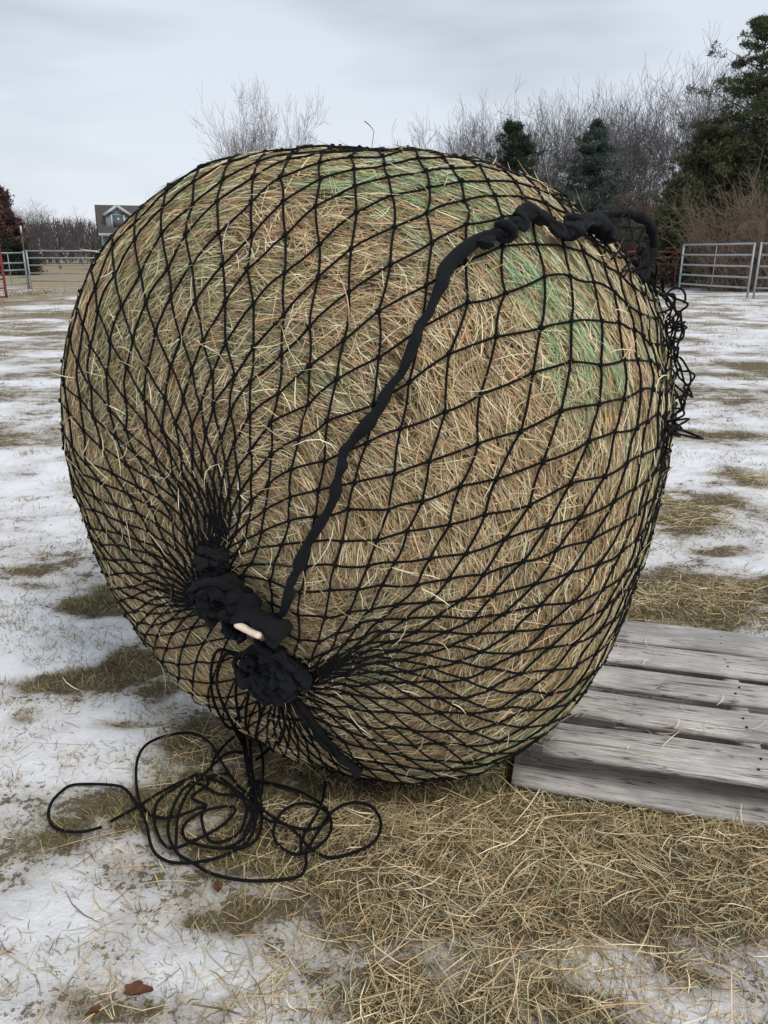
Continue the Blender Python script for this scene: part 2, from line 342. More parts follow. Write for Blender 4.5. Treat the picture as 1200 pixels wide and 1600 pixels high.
def bnor(d):
    d = norm(d); e = .02
    ref = np.where(np.abs(d[..., 2:3]) < .9, np.array([0, 0, 1.]), np.array([1., 0, 0]))
    t1 = norm(np.cross(d, ref)); t2 = np.cross(d, t1)
    a = bpt(d + e * t1) - bpt(d - e * t1); b = bpt(d + e * t2) - bpt(d - e * t2)
    n = norm(np.cross(a, b)); return n * np.sign((n * d).sum(-1, keepdims=True))
def bale_hit(u, v, off=0.0):
    """direction (from the bale's centre) of the surface point seen there, or the nearest one on the outline"""
    d = ray(u, v); o = np.array([0, 0, CAM_H]); t = np.linspace(.8, 3.5, 1400); P = o + d * t[:, None] - CEN
    g = np.linalg.norm(P, axis=1) / (brad(norm(P)) + off); k = np.argmax(g < 1) if (g < 1).any() else np.argmin(g)
    return norm(P[k])

GDIR = bale_hit(388, 985)
bale = empty('round_hay_bale', (CEN[0], CEN[1], 0)); BLOC = np.array([CEN[0], CEN[1], 0])
tag(bale, 'huge round hay bale with green edge wrap, held inside a black rope net', 'hay bale')
def make_core():
    nt_, na = 180, 110
    th, ph = np.meshgrid(np.linspace(0, 2 * np.pi, nt_, endpoint=False), np.linspace(.01, np.pi - .01, na), indexing='ij')
    d = np.cos(ph)[..., None] * AX + (np.sin(ph) * np.cos(th))[..., None] * BX + (np.sin(ph) * np.sin(th))[..., None] * CX
    V = bpt(d, -.022).reshape(-1, 3) - BLOC
    i, j = np.meshgrid(np.arange(nt_), np.arange(na - 1), indexing='ij'); i2 = (i + 1) % nt_
    Q = np.stack([i * na + j, i2 * na + j, i2 * na + j + 1, i * na + j + 1], -1).reshape(-1, 4)
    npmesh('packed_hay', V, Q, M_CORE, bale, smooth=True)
make_core()
def ribbons(P, T, Nn, ln, w, col, curve=0.0, seg=3, rise=None):
    """P centre, T direction, Nn normal, per strand length and width -> mesh arrays"""
    m = len(P); s = np.linspace(-.5, .5, seg + 1)
    T = norm(T); B = norm(np.cross(Nn, T)); cv = (rng.normal(size=m) * curve)[:, None]
    cl = P[:, None] + T[:, None] * (ln[:, None] * s)[..., None] + B[:, None] * (ln[:, None] * cv * (s ** 2 * 4 - .5))[..., None]
    if rise is not None: cl = cl + Nn[:, None] * (rise[:, None] * (s[None] + .5) ** 2)[..., None]
    tw = rng.uniform(-1.2, 1.2, m); side = norm(B * np.cos(tw)[:, None] + Nn * np.sin(tw)[:, None])
    hw = w[:, None] * np.where(np.abs(s) > .45, .45, 1)[None] * .5
    V = np.stack([cl - side[:, None] * hw[..., None], cl + side[:, None] * hw[..., None]], 2).reshape(-1, 3)
    k = 2 * (seg + 1); b = np.arange(m)[:, None] * k + np.arange(seg)[None] * 2
    Q = np.stack([b, b + 1, b + 3, b + 2], -1).reshape(-1, 4)
    return V, Q, np.repeat(col, k, axis=0)
def rdir(m, front=.8):
    d = norm(rng.normal(size=(m * 3, 3)))
    c = norm(-CEN + np.array([0, 0, CAM_H])); vis = d @ c > -.15
    d = d[vis | (rng.random(len(d)) < (1 - front))]
    return d[:m]
PAL = np.array([(.76, .595, .355), (.67, .495, .28), (.53, .37, .195), (.66, .41, .24), (.50, .44, .25), (.43, .415, .23), (.88, .76, .51), (.22, .15, .085)])
def hay_layer(m, depth, lmin, lmax, wmin, wmax, ang, curve, seg=3, rise=0, paler=0):
    d = rdir(m); m = len(d); n = bnor(d); P = bpt(d) 
    t = norm(np.cross(np.broadcast_to(AX, d.shape), d)); t = norm(t - n * (t * n).sum(-1, keepdims=True)); b = np.cross(n, t)
    face = np.abs(d @ AX) * brad(d) > BQ['L'] * .8
    kp = rng.random(m) < np.clip((fbm(d * 24, 57 + int(lmax * 1000) % 7, 2) - .30) * 3.4, .12, 1)
    d, n, P, t, b, face = (q[kp] for q in (d, n, P, t, b, face)); m = len(d)
    rad = np.linalg.norm(np.cross(d * brad(d)[:, None], AX), axis=1)
    lay = vnoise(np.stack([rad * 14, d @ CX * 2, d @ BX * 2], -1), 5)       # windings of the roll
    swirl = (fbm(d * 5, 61, 3) - .5) * 1.7
    a = rng.normal(size=m) * ang * np.where(face, 1, .55) + swirl * np.where(face, 1, .4)
    wild = rng.random(m) < np.where(face, .22, .12); a[wild] = rng.uniform(-1.6, 1.6, wild.sum())
    T = t * np.cos(a)[:, None] + b * np.sin(a)[:, None] + n * rng.normal(size=m)[:, None] * .06
    z = rng.uniform(depth[0], depth[1], m)
    P = P + n * z[:, None]
    ln = rng.uniform(lmin, lmax, m) * np.where(face, 1, .9); w = rng.uniform(wmin, wmax, m)
    g = fbm(d * 4.5 + 3, 71, 3) * .35 + lay * .3 + fbm(d * 1.9 + 7, 73, 2) * .35
    g = (g - .5) * 2.0 + .5
    k = np.clip((g * 6 + rng.normal(size=m) * 1.7).astype(int), 0, 5); pale = rng.random(m) < .14 + paler; k[pale] = 6; k[rng.random(m) < .06] = 7
    c = PAL[k] * rng.uniform(.7, 1.3, (m, 1)) * (1 + .05 * rng.normal(size=(m, 3)))
    return ribbons(P - BLOC, T, n, ln, w, np.clip(c, .02, .9), curve, seg, rise=(rng.random(m) ** 4 * rise) if rise else None)
def cat(parts):
    V = []; Q = []; C = []; n = 0
    for v, q, c in parts: V.append(v); Q.append(q + n); C.append(c); n += len(v)
    return np.concatenate(V), np.concatenate(Q), np.concatenate(C)
V, Q, C = cat([hay_layer(80000, (-.026, -.008), .04, .12, .0013, .0030, .20, .03, 2),
               hay_layer(110000, (-.016, .002), .04, .11, .0010, .0024, .24, .05, 2),
               hay_layer(52000, (-.002, .009), .03, .10, .0009, .0021, .42, .08, 3, paler=.14),
               hay_layer(1500, (.002, .014), .04, .10, .0009, .0019, 1.2, .12, 4, rise=.05, paler=.35)])
o = npmesh('loose_hay', V, Q, M_HAY, bale, col=C); o['kind'] = 'stuff'

def wrap_layer():
    m = 130000; d = rdir(m); m = len(d); n = bnor(d)
    s = (d @ AX) * brad(d) / BQ['L']; rad = np.linalg.norm(np.cross(d * brad(d)[:, None], AX), axis=1) / BQ['R']
    side = rad > .80
    az = np.arctan2(d @ CX, d @ BX)
    patch = fbm(np.stack([az * 1.6, s * 3, s * 0], -1), 83, 4); fine = fbm(np.stack([az * 3.5, s * 34, s * 0], -1), 87, 3)
    lowc = d @ CX; edge = np.exp(-((s - .68) / .16) ** 2) * np.where(np.abs(lowc + .05) < .40, .30, 1)
    up = np.clip(.35 + (d @ CX), .1, 1)
    dens = np.clip(edge * np.where(d @ BX > .35, .75, 1.5) * np.clip((patch - .44) * 7, 0, 1) * (.35 + .65 * up) * np.clip(1.1 + 2.2 * (d @ BX) + 1.5 * np.clip(d @ CX - .35, 0, 1), 0, 1) + np.clip(.62 - s, 0, .5) * .55, 0, 1) * np.clip((fine - .47) * 9, .02, 1) * side
    keep = rng.random(m) < dens; d, n, s, patch, fine, edge = (q[keep] for q in (d, n, s, patch, fine, edge)); m = len(d)
    t = norm(np.cross(np.broadcast_to(AX, d.shape), d)); t = norm(t - n * (t * n).sum(-1, keepdims=True)); b = np.cross(n, t)
    a = rng.normal(size=m) * .22; zz = rng.random(m) < .2; a[zz] = rng.choice([-.9, .9], zz.sum()) + rng.normal(size=zz.sum()) * .1
    T = t * np.cos(a)[:, None] + b * np.sin(a)[:, None]
    P = bpt(d) + n * rng.uniform(-.004, .007, m)[:, None] - BLOC
    white = (rng.random(m) < np.clip(.25 + (.66 - s) * 2.2, .2, .88))
    c = np.where(white[:, None], np.array([[.62, .63, .48]]), np.array([[.36, .56, .27]])) * rng.uniform(.7, 1.2, (m, 1))
    return ribbons(P, T, n, rng.uniform(.05, .13, m), rng.uniform(.0008, .0017, m), c, .02, 3)
V, Q, C = wrap_layer(); npmesh('edge_wrap', V, Q, M_WRAP, bale, col=C)

# stiff weed stalk on the crown of the bale
dd = bale_hit(577, 224); p0 = bpt(dd) - BLOC; mb = MB()
mb.tube(p0 + np.array([(0, 0, -.02), (.006, 0, .02), (.010, 0, .046), (.0, 0, .058), (-.011, 0, .066)]), [.0007, .0007, .0007, .0010, .0012], 5)
mb.build('weed_stalk', M_BARKR, bale)

# ------------------------------------------------------------------ net
net = empty('hay_net', (CEN[0], CEN[1], 0))
tag(net, 'black knotted rope net pulled over the whole round bale, hem gathered at front', 'hay net')
GD = bale_hit(388, 985); e2 = norm(bale_hit(388, 700) - GD * (bale_hit(388, 700) @ GD)); e1 = np.cross(e2, GD)
if (e1 @ norm(bale_hit(600, 985) - GD)) < 0: e1 = -e1
B1, B2 = bale_hit(345, 900), bale_hit(455, 1020)
l1 = np.array([(B1 - B2) @ e1, (B1 - B2) @ e2]); SEP = np.linalg.norm(l1) / 2; l1 = l1 / np.linalg.norm(l1)
BP = norm(bale_hit(1020, 520) + np.array([.0, .75, .1]))
NC = 59; A_ = .063
def aang(u, v):
    q = bale_hit(u, v) - GD; return math.atan2(q @ e2, q @ e1)
A_UP, A_RT = aang(345, 760), aang(640, 985)
def net_dir(th, ph):
    w0 = .85 * np.exp(-(ph / .66) ** 2)
    for a_, sg_ in ((A_UP, .85), (A_RT, .80), (A_UP, .85), (A_RT, .80)):
        dl = (th - a_ + np.pi) % (2 * np.pi) - np.pi
        th = th - w0 * dl * np.exp(-(dl / sg_) ** 2)
    cx_, sx_ = np.cos(th), np.sin(th); al = cx_ * l1[0] + sx_ * l1[1]
    w = np.exp(-(ph / .42) ** 2) * SEP
    tx = ph * cx_ + w * l1[0] * np.tanh(al * 4); ty = ph * sx_ + w * l1[1] * np.tanh(al * 4)
    r = np.hypot(tx, ty); r = np.maximum(r, 1e-6)
    d = (np.cos(r)[..., None] * GD + (np.sin(r) * tx / r)[..., None] * e1 + (np.sin(r) * ty / r)[..., None] * e2)
    q = np.clip((ph - .75) / 1.9, 0, 1); q = q * q * (3 - 2 * q)
    return norm(d + (.55 * q)[..., None] * BP)      # the far end of the net is gathered at the back shoulder
def build_net():
    phs = [.055]; 
    tt = np.linspace(0, 2 * np.pi, 24, endpoint=False)
    while phs[-1] < 2.95 and len(phs) < 160:
        p = phs[-1]; d = net_dir(tt, np.full(24, p)); X = bpt(d)
        circ = np.linalg.norm(np.roll(X, -1, 0) - X, axis=1).sum(); w = circ / NC / 2
        h = math.sqrt(max(A_ ** 2 - w ** 2, (.35 * A_) ** 2)); rr = np.linalg.norm(X - CEN, axis=1).mean()
        phs.append(p + h / rr)
    phs = np.array(phs); nj = len(phs); J, I = np.meshgrid(np.arange(nj), np.arange(NC), indexing='ij')
    th = 2 * np.pi * (I + .5 * (J % 2)) / NC; ph = phs[J]
    q = np.stack([np.cos(th) * ph, np.sin(th) * ph, ph], -1)
    grow = np.clip((ph - .1) * 1.5, 0, 1)
    ph = ph + grow * .10 * (vnoise(q * 1.6, 101) - .5) + grow * .0055 * rng.normal(size=ph.shape)
    th = th + grow * (.16 * (vnoise(q * 1.5, 103) - .5) + .0055 * rng.normal(size=ph.shape) / np.maximum(np.sin(ph), .3))
    D = net_dir(th, ph)
    A, B, RR = [], [], []; K = []
    ks = 4
    for j in range(nj - 1):
        o_ = j % 2
        for s_ in (0, 1):
            i = np.arange(NC); i2 = (i + (s_ if o_ else s_ - 1)) % NC
            d0, d1 = D[j, i], D[j + 1, i2]
            side = norm(np.cross(d0, d1)); bow = rng.normal(size=NC) * .0025
            prev = None
            for k in range(ks + 1):
                t = k / ks; dk = norm(d0 * (1 - t) + d1 * t + side * (bow * 4 * t * (1 - t))[:, None])
                base = .0105 + .004 * (vnoise(dk * 9, 107) - .5)
                pk = bpt(dk, base)
                if prev is not None: A.append(prev); B.append(pk)
                prev = pk
    A, B = np.concatenate(A) - BLOC, np.concatenate(B) - BLOC; ext = norm(B - A) * .0015
    V, Q = segs(A - ext, B + ext, np.full(len(A), .0024), np.full(len(A), .0024), 6)
    # knots
    kn = bpt(D.reshape(-1, 3), .0115) - BLOC; m = len(kn); tn = norm(np.cross(D.reshape(-1, 3), rng.normal(size=(m, 3))))
    kv, kq = segs(kn - tn * .0055, kn, np.full(m, .0024), np.full(m, .0052), 6); kv2, kq2 = segs(kn, kn + tn * .0055, np.full(m, .0052), np.full(m, .0024), 6)
    V, Q, _ = cat([(V, Q, V), (kv, kq, kv), (kv2, kq2, kv2)])
    npmesh('netting', V, Q, M_NET, net, smooth=True)
    return D
ND = build_net()

def wavy_tube(P, r, amp, k=8, n=10, flat=.75, seed=0, mbx=None):
    P = spline(P, k); m = len(P); q = np.arange(m)
    rr = r * (1 + .35 * (vnoise(np.stack([q * .35, q * 0], -1), seed) - .5) * 2)
    P = P + amp * (np.stack([vnoise(np.stack([q * .4, q * 0 + s], -1), seed + 9 + s) for s in range(3)], -1) - .5) * 2
    mbx.tube(P, rr, 20, flat, fold=(3, .20, .22) if r > .0125 else None)
def surfpts(px, off):
    return np.array([bpt(bale_hit(u, v, off), off) for u, v in px]) - BLOC
mb = MB()
hp = surfpts([(398, 958), (420, 962), (442, 958), (452, 925), (462, 895), (475, 862), (498, 820), (520, 780), (532, 735), (541, 702), (570, 668), (600, 622), (632, 575), (652, 522), (680, 470), (697, 425), (725, 390), (762, 372)], .024)
wavy_tube(hp, .0114, .003, 7, 10, .7, 5, mb)
hp2 = surfpts([(755, 382), (772, 366), (786, 362), (802, 352), (812, 340), (830, 332), (850, 340), (868, 358), (884, 364), (898, 356)], .030)
wavy_tube(hp2, .0135, .004, 7, 12, .75, 15, mb)
hp3 = surfpts([(893, 362), (902, 346), (918, 342), (938, 352), (952, 366), (958, 372)], .036)
wavy_tube(hp3, .017, .005, 7, 10, .8, 25, mb)
for (u, v, r) in ((790, 362, .019), (897, 352, .020)):
    p = surfpts([(u, v)], .034)[0]; an = np.linspace(0, 6.3, 9); nn = bnor(bale_hit(u, v)); a1 = norm(np.cross(nn, [0.3, .2, 1])); 
    T = norm(np.cross(nn, a1)); mb.tube(p + np.array([a1 * math.cos(a) * r * .8 + nn * math.sin(a) * r * .7 + T * (a - 3) * .002 for a in an]), .010, 9, .8)
mb.build('hem_sleeve', M_FAB, net, smooth=True)
# standing arch of the loose hem at the back shoulder
Yd = bpt(bale_hit(985, 420))[1]
ap = [(912, 352, 0), (935, 340, -.02), (960, 335, -.02), (985, 334, 0), (1006, 343, .02), (1019, 362, .04), (1021, 385, .05), (1014, 408, .04), (1006, 428, .02), (1000, 440, 0)]
AP = np.array([at(u, v, Yd + dy) for u, v, dy in ap]) - BLOC
mb = MB(); wavy_tube(AP, .0115, .002, 7, 10, .8, 33, mb)
wavy_tube(AP[6:] + np.array([-.018, .0, -.005]), .012, .006, 7, 8, .9, 37, mb)
mb.build('hem_sleeve', M_FAB, net, smooth=True)
# loose netting: inside the arch and hanging down the far side
mb = MB(); APs = spline(AP, 6)
low = surfpts([(915, 372), (930, 385), (945, 395), (955, 405), (965, 420), (975, 432), (985, 445)], .015)
nodes = []
for r_ in range(4):
    f = (r_ + .3) / 4; row = []
    for c_ in range(6):
        t = (c_ + .5 * (r_ % 2)) / 5.6; a = APs[int(t * (len(APs) - 1) * .9)]; b_ = low[min(int(t * 6), 6)]
        row.append(a * (1 - f) + b_ * f + rng.normal(size=3) * .006)
    nodes.append(row)
for r_ in range(3):
    for c_ in range(6):
        for s_ in (0, 1):
            c2 = c_ + (s_ if r_ % 2 else s_ - 1)
            if 0 <= c2 < 6:
                p, q = nodes[r_][c_], nodes[r_ + 1][c2]; mid = (p + q) / 2 + rng.normal(size=3) * .006
                mb.tube(spline([p, mid, q], 3), .0024, 6)
for c_ in range(6):
    t = (c_) / 5.6; mb.tube(spline([APs[int(t * (len(APs) - 1) * .9)], nodes[0][c_]], 3), .0024, 6)
    mb.tube(spline([nodes[3][c_], low[c_]], 3), .0024, 6)
sk = [(985, 398), (1003, 425), (1022, 455), (1036, 490), (1044, 525), (1050, 560), (1054, 600), (1052, 640), (1046, 680), (1040, 720)]
SKP = spline(np.array([np.append(p, 0) for p in sk]), 5)[:, :2]; ns = 19; nv_ = 5
gn = np.zeros((ns, nv_, 3))
for a_ in range(ns):
    q_ = a_ / (ns - 1) * (len(SKP) - 1); i0 = min(int(q_), len(SKP) - 2); uv_ = SKP[i0] + (SKP[i0 + 1] - SKP[i0]) * (q_ - i0)
    p = bpt(bale_hit(uv_[0] - 16, uv_[1]), .014) - BLOC; f_ = a_ / (ns - 1)
    puff = .020 + .062 * math.exp(-((f_ - .30) / .17) ** 2) + .055 * math.exp(-((f_ - .68) / .13) ** 2)
    for b_i in range(nv_):
        t = (b_i + .5 * (a_ % 2)) / (nv_ - .5)
        gn[a_, b_i] = p + np.array([.020 * t + puff * math.sin(math.pi * min(t * 1.1, 1)), 0.20 * t, -.015 * math.sin(3 * t)]) + rng.normal(size=3) * np.array([.007, .006, .007])
for a_ in range(ns - 1):
    for b_i in range(nv_):
        for s_ in (0, 1):
            b2 = b_i + (s_ if a_ % 2 else s_ - 1)
            if 0 <= b2 < nv_:
                p, q = gn[a_, b_i], gn[a_ + 1, b2]; L0 = np.linalg.norm(q - p); mid = (p + q) / 2 + rng.normal(size=3) * .20 * L0 * np.array([1, .5, 1])
                mb.tube(spline([p, mid, q], 4), .0026, 6)
for k_ in range(5):      # slack loops caught in the folds
    a_ = int(rng.integers(3, ns - 8)); c_ = gn[a_, int(rng.integers(1, 4))]; rr = rng.uniform(.018, .034)
    an = np.linspace(0, rng.uniform(4, 6.2), 13) + rng.uniform(0, 6); d0 = norm(np.array([1, .1, .3]) + rng.normal(size=3) * .3); d1 = norm(np.cross(d0, norm(np.array([.1, 1, .2]) + rng.normal(size=3) * .3)))
    mb.tube(c_ + np.cos(an)[:, None] * d0 * rr + np.sin(an)[:, None] * d1 * rr * 1.2, .0026, 6)
mb.build('loose_netting', M_NET, net, smooth=True)

# gathered fabric bunches
def bunch(u, v, rx, ry, depth, seed, n=22):
    r = np.random.default_rng(seed); dh = bale_hit(u, v, depth * .55); nn = bnor(dh); c = bpt(dh, depth * .55) - BLOC
    ux = np.array([1., 0, 0]); ux = norm(ux - nn * (ux @ nn)); uy = np.cross(nn, ux); uy *= np.sign(uy[2])
    m = MB()
    # crumpled heart
    nt_, na = 40, 24
    th, ph = np.meshgrid(np.linspace(0, 2 * np.pi, nt_, endpoint=False), np.linspace(.02, np.pi - .02, na), indexing='ij')
    d = np.stack([np.sin(ph) * np.cos(th), np.sin(ph) * np.sin(th), np.cos(ph)], -1)
    rad = .66 + .9 * (np.abs(fbm(d * 2.6 + seed, seed, 3) - .5)) * 2
    P = c + (d[..., 0:1] * rad[..., None] * rx * .8) * ux + (d[..., 1:2] * rad[..., None] * ry * .8) * uy + (d[..., 2:3] * rad[..., None] * depth * .8) * nn
    i, j = np.meshgrid(np.arange(nt_), np.arange(na - 1), indexing='ij'); i2 = (i + 1) % nt_
    m.add(P.reshape(-1, 3), Q=np.stack([i * na + j, i2 * na + j, i2 * na + j + 1, i * na + j + 1], -1).reshape(-1, 4))
    # folds of the sleeve looping round it
    for k in range(n):
        a0 = r.uniform(0, 6.28); q = r.uniform(0, .75); st = r.uniform(.25, .5); cc = np.array([math.cos(a0) * q * rx, math.sin(a0) * q * ry])
        an = a0 + np.linspace(-1.7, 1.7, 7) + r.normal() * .6
        pts = [c + ux * (cc[0] + math.cos(a) * rx * st) + uy * (cc[1] + math.sin(a) * ry * st) + nn * (depth * (.25 + .65 * math.sin((t + .5) / 7 * math.pi)) * r.uniform(.75, 1.1)) for t, a in enumerate(an)]
        P2 = spline(pts, 5); mm = len(P2); w = .014 * r.uniform(.5, 1.3) * (1 + .35 * np.sin(np.arange(mm) * r.uniform(.3, .9) + r.uniform(0, 6)))
        m.tube(P2, w, 16, r.uniform(.3, .6), fold=(2, .3, r.uniform(.1, .4)))
    o = m.build('gathered_hem', M_FAB, net, smooth=True); return c
c1 = bunch(352, 918, .066, .076, .050, 3)
bunch(342, 872, .030, .040, .035, 8, 7)
c2 = bunch(430, 1035, .082, .060, .050, 4)
bunch(380, 972, .038, .030, .035, 9, 7)
bunch(425, 1072, .028, .030, .035, 6, 6)
bunch(468, 1048, .040, .022, .035, 7, 6)
def strap_at(px, r, flat, name, m_, off, seed):
    b_ = MB(); wavy_tube(surfpts(px, off), r, .0015, 6, 10, flat, seed, b_); return b_.build(name, m_, net, smooth=True)
strap_at([(378, 958), (400, 966), (425, 980), (445, 994)], .026, .6, 'sleeve_pad', M_FAB, .060, 41)
b_ = MB(); P = surfpts([(368, 974), (381, 981), (395, 988), (408, 994)], .090); P = spline(P, 5)
m_ = len(P); w_ = np.full(m_, .0092); w_[0] = w_[-1] = .005; w_[1] = w_[-2] = .0082
b_.tube(P, w_, 12, .8); b_.build('toggle', M_TAN, net, smooth=True)
# thick bundle of net pulled tight under the bale
strap_at([(445, 1075), (468, 1105), (492, 1138), (515, 1165), (540, 1188), (562, 1205)], .013, .7, 'net_bundle', M_FAB, .014, 51)
strap_at([(452, 1078), (478, 1112), (500, 1142), (530, 1178)], .008, .9, 'net_bundle', M_NET, .022, 53)

# ------------------------------------------------------------------ drawstring cord lying coiled on the ground
def rp_px(pts, z=.020):
    out = []
    for k, (x, y) in enumerate(pts):
        u, v = 50 + x / 2, 1080 + y / 2; g = G(u, v, .02); zz = float(gz(np.array(g[0]), np.array(g[1])))
        out.append(G(u, v, zz + z + .007 * math.sin(k * 1.7) + .018 * min(1, float(blob(g[0], g[1], STRAW)) * 1.5)))
    return out
mb = MB(); CR = .0038
coils = [
 [(218,425),(150,440),(80,430),(52,395),(60,350),(90,315),(120,295),(170,290),(250,293),(290,305),(330,355),(345,385),(358,420),(380,500),(440,535),(540,530),(620,505),(672,470),(697,420),(690,360),(640,310),(590,270)],
 [(245,407),(330,360),(420,305),(520,265),(600,290),(660,340),(690,400),(660,460),(600,490),(520,480),(475,455),(478,415),(530,378),(600,360),(635,370),(600,415),(520,460),(430,490),(388,430),(390,350),(450,300),(520,258),(550,290),(500,330),(545,355)],
 [(545,355),(470,385),(400,395),(340,352),(325,250),(345,180),(400,145),(490,130),(550,155),(585,210),(640,290),(690,330)],
 [(690,280),(760,290),(850,320),(920,370),(935,430),(900,480),(830,510),(770,480),(755,430),(790,370),(850,350),(910,370),(930,400),(880,430),(800,420),(720,370)],
 [(740,405),(800,420),(870,490),(930,520),(1000,505),(1070,470),(1090,410),(1060,360),(1000,348),(940,375),(900,430),(860,500),(855,550),(830,580),(740,592),(650,590),(560,570),(500,535),(450,500),(425,420),(470,310),(540,270),(620,255)],
 [(560,250),(565,220),(600,170),(650,130),(690,125)],
 [(700,215),(760,165),(820,150),(880,185),(912,260),(905,350),(850,450),(840,500)],
 [(450,480),(455,400),(480,330),(520,290),(580,320),(650,330),(670,380),(640,450),(560,470),(530,400),(545,355)],
 [(500,300),(600,200),(660,190)],
 [(600,490),(680,480),(715,430),(715,340),(700,280)],
]
for c_ in coils: mb.tube(spline(rp_px(c_), 6), CR, 7)
def hang(pts, ground_end):
    P = [bpt(bale_hit(u, v), .02) for u, v in pts] + rp_px(ground_end)
    mb.tube(spline(P, 6), CR, 7)
hang([(385, 1012), (350, 1005), (338, 1040), (342, 1085), (362, 1125)], [(648, 120), (665, 200), (680, 290), (690, 400)])
hang([(392, 1030), (376, 1062), (380, 1110)], [(660, 120), (672, 200), (690, 300), (715, 380), (740, 405)])
hang([(400, 1050), (392, 1090), (390, 1125)], [(680, 130), (684, 210), (690, 280)])
hang([(388, 1020), (362, 1010), (347, 1060), (372, 1125)], [(655, 160), (690, 260), (700, 350), (660, 460)])
hang([(405, 1060), (412, 1100), (405, 1140)], [(712, 160), (722, 240), (715, 330), (690, 420)])
hang([(440, 1085), (450, 1120), (440, 1150)], [(790, 130), (760, 165), (700, 215)])
rope = mb.build('rope', M_NET, None, smooth=True)
tag(rope, 'long thin black drawstring cord dropped in tangled loops on the ground before the bale', 'rope')

# ------------------------------------------------------------------ pallet
PA = R_(-14.5)
pal = empty('wooden_pallet', (.30, 1.66, 0), PA)
tag(pal, 'weathered grey wooden pallet lying flat beside the hay bale', 'pallet')
def board(name, x0, x1, y0, y1, z0, z1, tilt=0, rz=0, seed=0):
    nx = 26; xs = np.linspace(x0, x1, nx); r = np.random.default_rng(seed)
    e0 = y0 + .004 * (vnoise(np.stack([xs * 6, xs * 0 + seed], -1), seed) - .5) * 2; e1 = y1 + .005 * (vnoise(np.stack([xs * 5, xs * 0 + seed], -1), seed + 1) - .5) * 2
    w = .004 * (vnoise(np.stack([xs * 2, xs * 0 + seed], -1), seed + 2) - .5) * 2
    bv = .003; rows = []
    for (yy, zz) in ((e0, z0 + w), (e0, z1 - bv + w), (e0 + bv, z1 + w), (e1 - bv, z1 + w + tilt), (e1, z1 - bv + w + tilt), (e1, z0 + w + tilt)):
        rows.append(np.stack([xs, yy + xs * rz, zz], -1))
    V = np.stack(rows, 1).reshape(-1, 3); i, j = np.meshgrid(np.arange(nx - 1), np.arange(6), indexing='ij'); j2 = (j + 1) % 6
    Q = np.stack([i * 6 + j, (i + 1) * 6 + j, (i + 1) * 6 + j2, i * 6 + j2], -1).reshape(-1, 4)
    m = MB(); m.add(V, Q=np.concatenate([Q, [(0, 1, 4, 5), (1, 2, 3, 4), ((nx-1)*6+5, (nx-1)*6+4, (nx-1)*6+1, (nx-1)*6), ((nx-1)*6+4, (nx-1)*6+3, (nx-1)*6+2, (nx-1)*6+1)]]))
    return m.build(name, M_WOOD, pal)
y = .0
NAIL = mat('rusty_nail', (.05, .03, .02), .8, metal=.3, noise=((.03, .02, .015), 50, (1, 1, 1)))
for k, (wd, gap, rz) in enumerate(((.138, .046, .0), (.122, .048, .004), (.114, .040, .003), (.122, .020, .0), (.148, .01, -.006))):
    board('deck_board', .10 + .01 * (k % 2), 1.20, y, y + wd, .104, .120, .004 * (k % 2), rz, 60 + k * 5)
    for xx in (.05, .62, 1.14):
        for yy in (.35, .68):
            px_, py_ = xx + rng.uniform(-.012, .012), y + wd * yy + xx * rz
            nb = MB(); nb.tube([(px_, py_, .119), (px_, py_, .1232)], [.0032, .0030], 8); nb.build('nail', NAIL, pal)
    y += wd + gap
for xx in (.05, .62, 1.14):
    m = MB(); m.box((xx, y / 2 + .05, .0625), (.04, y - .15, .08)); m.build('stringer', M_WOOD, pal)
for k, yy in enumerate((-.012, .30, y - .15)):
    board('base_board', .03, 1.20, yy, yy + (.17 if k == 0 else .135), .001, .020, 0, 0, 90 + k)

# ------------------------------------------------------------------ straw and grass
def on_pallet(x, y):
    c, s = math.cos(-PA), math.sin(-PA); X, Y = x - .30, y - 1.66
    lx, ly = X * c - Y * s, X * s + Y * c
    return (lx > .1) & (lx < 1.2) & (ly > 0) & (ly < .74)
def straw(m, lr, wr, dens, zr, curve, box):
    x = rng.uniform(box[0], box[1], m); y = rng.uniform(box[2], box[3], m)
    f = np.clip(blob(x, y, STRAW), 0, 1.3) / 1.3 * np.clip(.35 + (vnoise(np.stack([x, y], -1) * 9, 201)) * 1.3, 0, 1.4) + dens
    k = (rng.random(m) < f) & ~on_pallet(x, y); x, y = x[k], y[k]; m = len(x)
    a = rng.uniform(0, np.pi, m) + 0; z = gz(x, y) + rng.uniform(zr[0], zr[1], m) * np.clip(blob(x, y, STRAW) + .3, .3, 1)
    P = np.stack([x, y, z], -1); T = np.stack([np.cos(a), np.sin(a), rng.normal(size=m) * .10], -1); n = np.broadcast_to([0, 0, 1.], P.shape)
    g = (rng.random(m) ** 1.1 * 8).astype(int) % 8; c = .95 * PAL[np.array([6, 0, 1, 2, 2, 5, 4, 7])[g]] * rng.uniform(.6, 1.3, (m, 1))
    return ribbons(P, norm(T), n, rng.uniform(lr[0], lr[1], m), rng.uniform(wr[0], wr[1], m), c, curve, 3)
bx_ = (-1.1, 1.6, .85, 2.3)
V, Q, C = cat([straw(70000, (.02, .09), (.0009, .0019), .012, (.001, .012), .12, bx_), straw(24000, (.04, .14), (.0012, .0026), .010, (.004, .024), .10, bx_),
               straw(1500, (.10, .24), (.0016, .0030), .035, (.01, .035), .06, bx_), straw(40000, (.03, .14), (.0012, .003), .01, (.002, .02), .12, (.5, 2.6, 2.2, 4.6))])
o = npmesh('spilled_straw', V, Q, M_HAY, None, col=C)
tag(o, 'dry yellow hay stalks spilled over snow and mud around the bale', 'straw', kind='stuff')
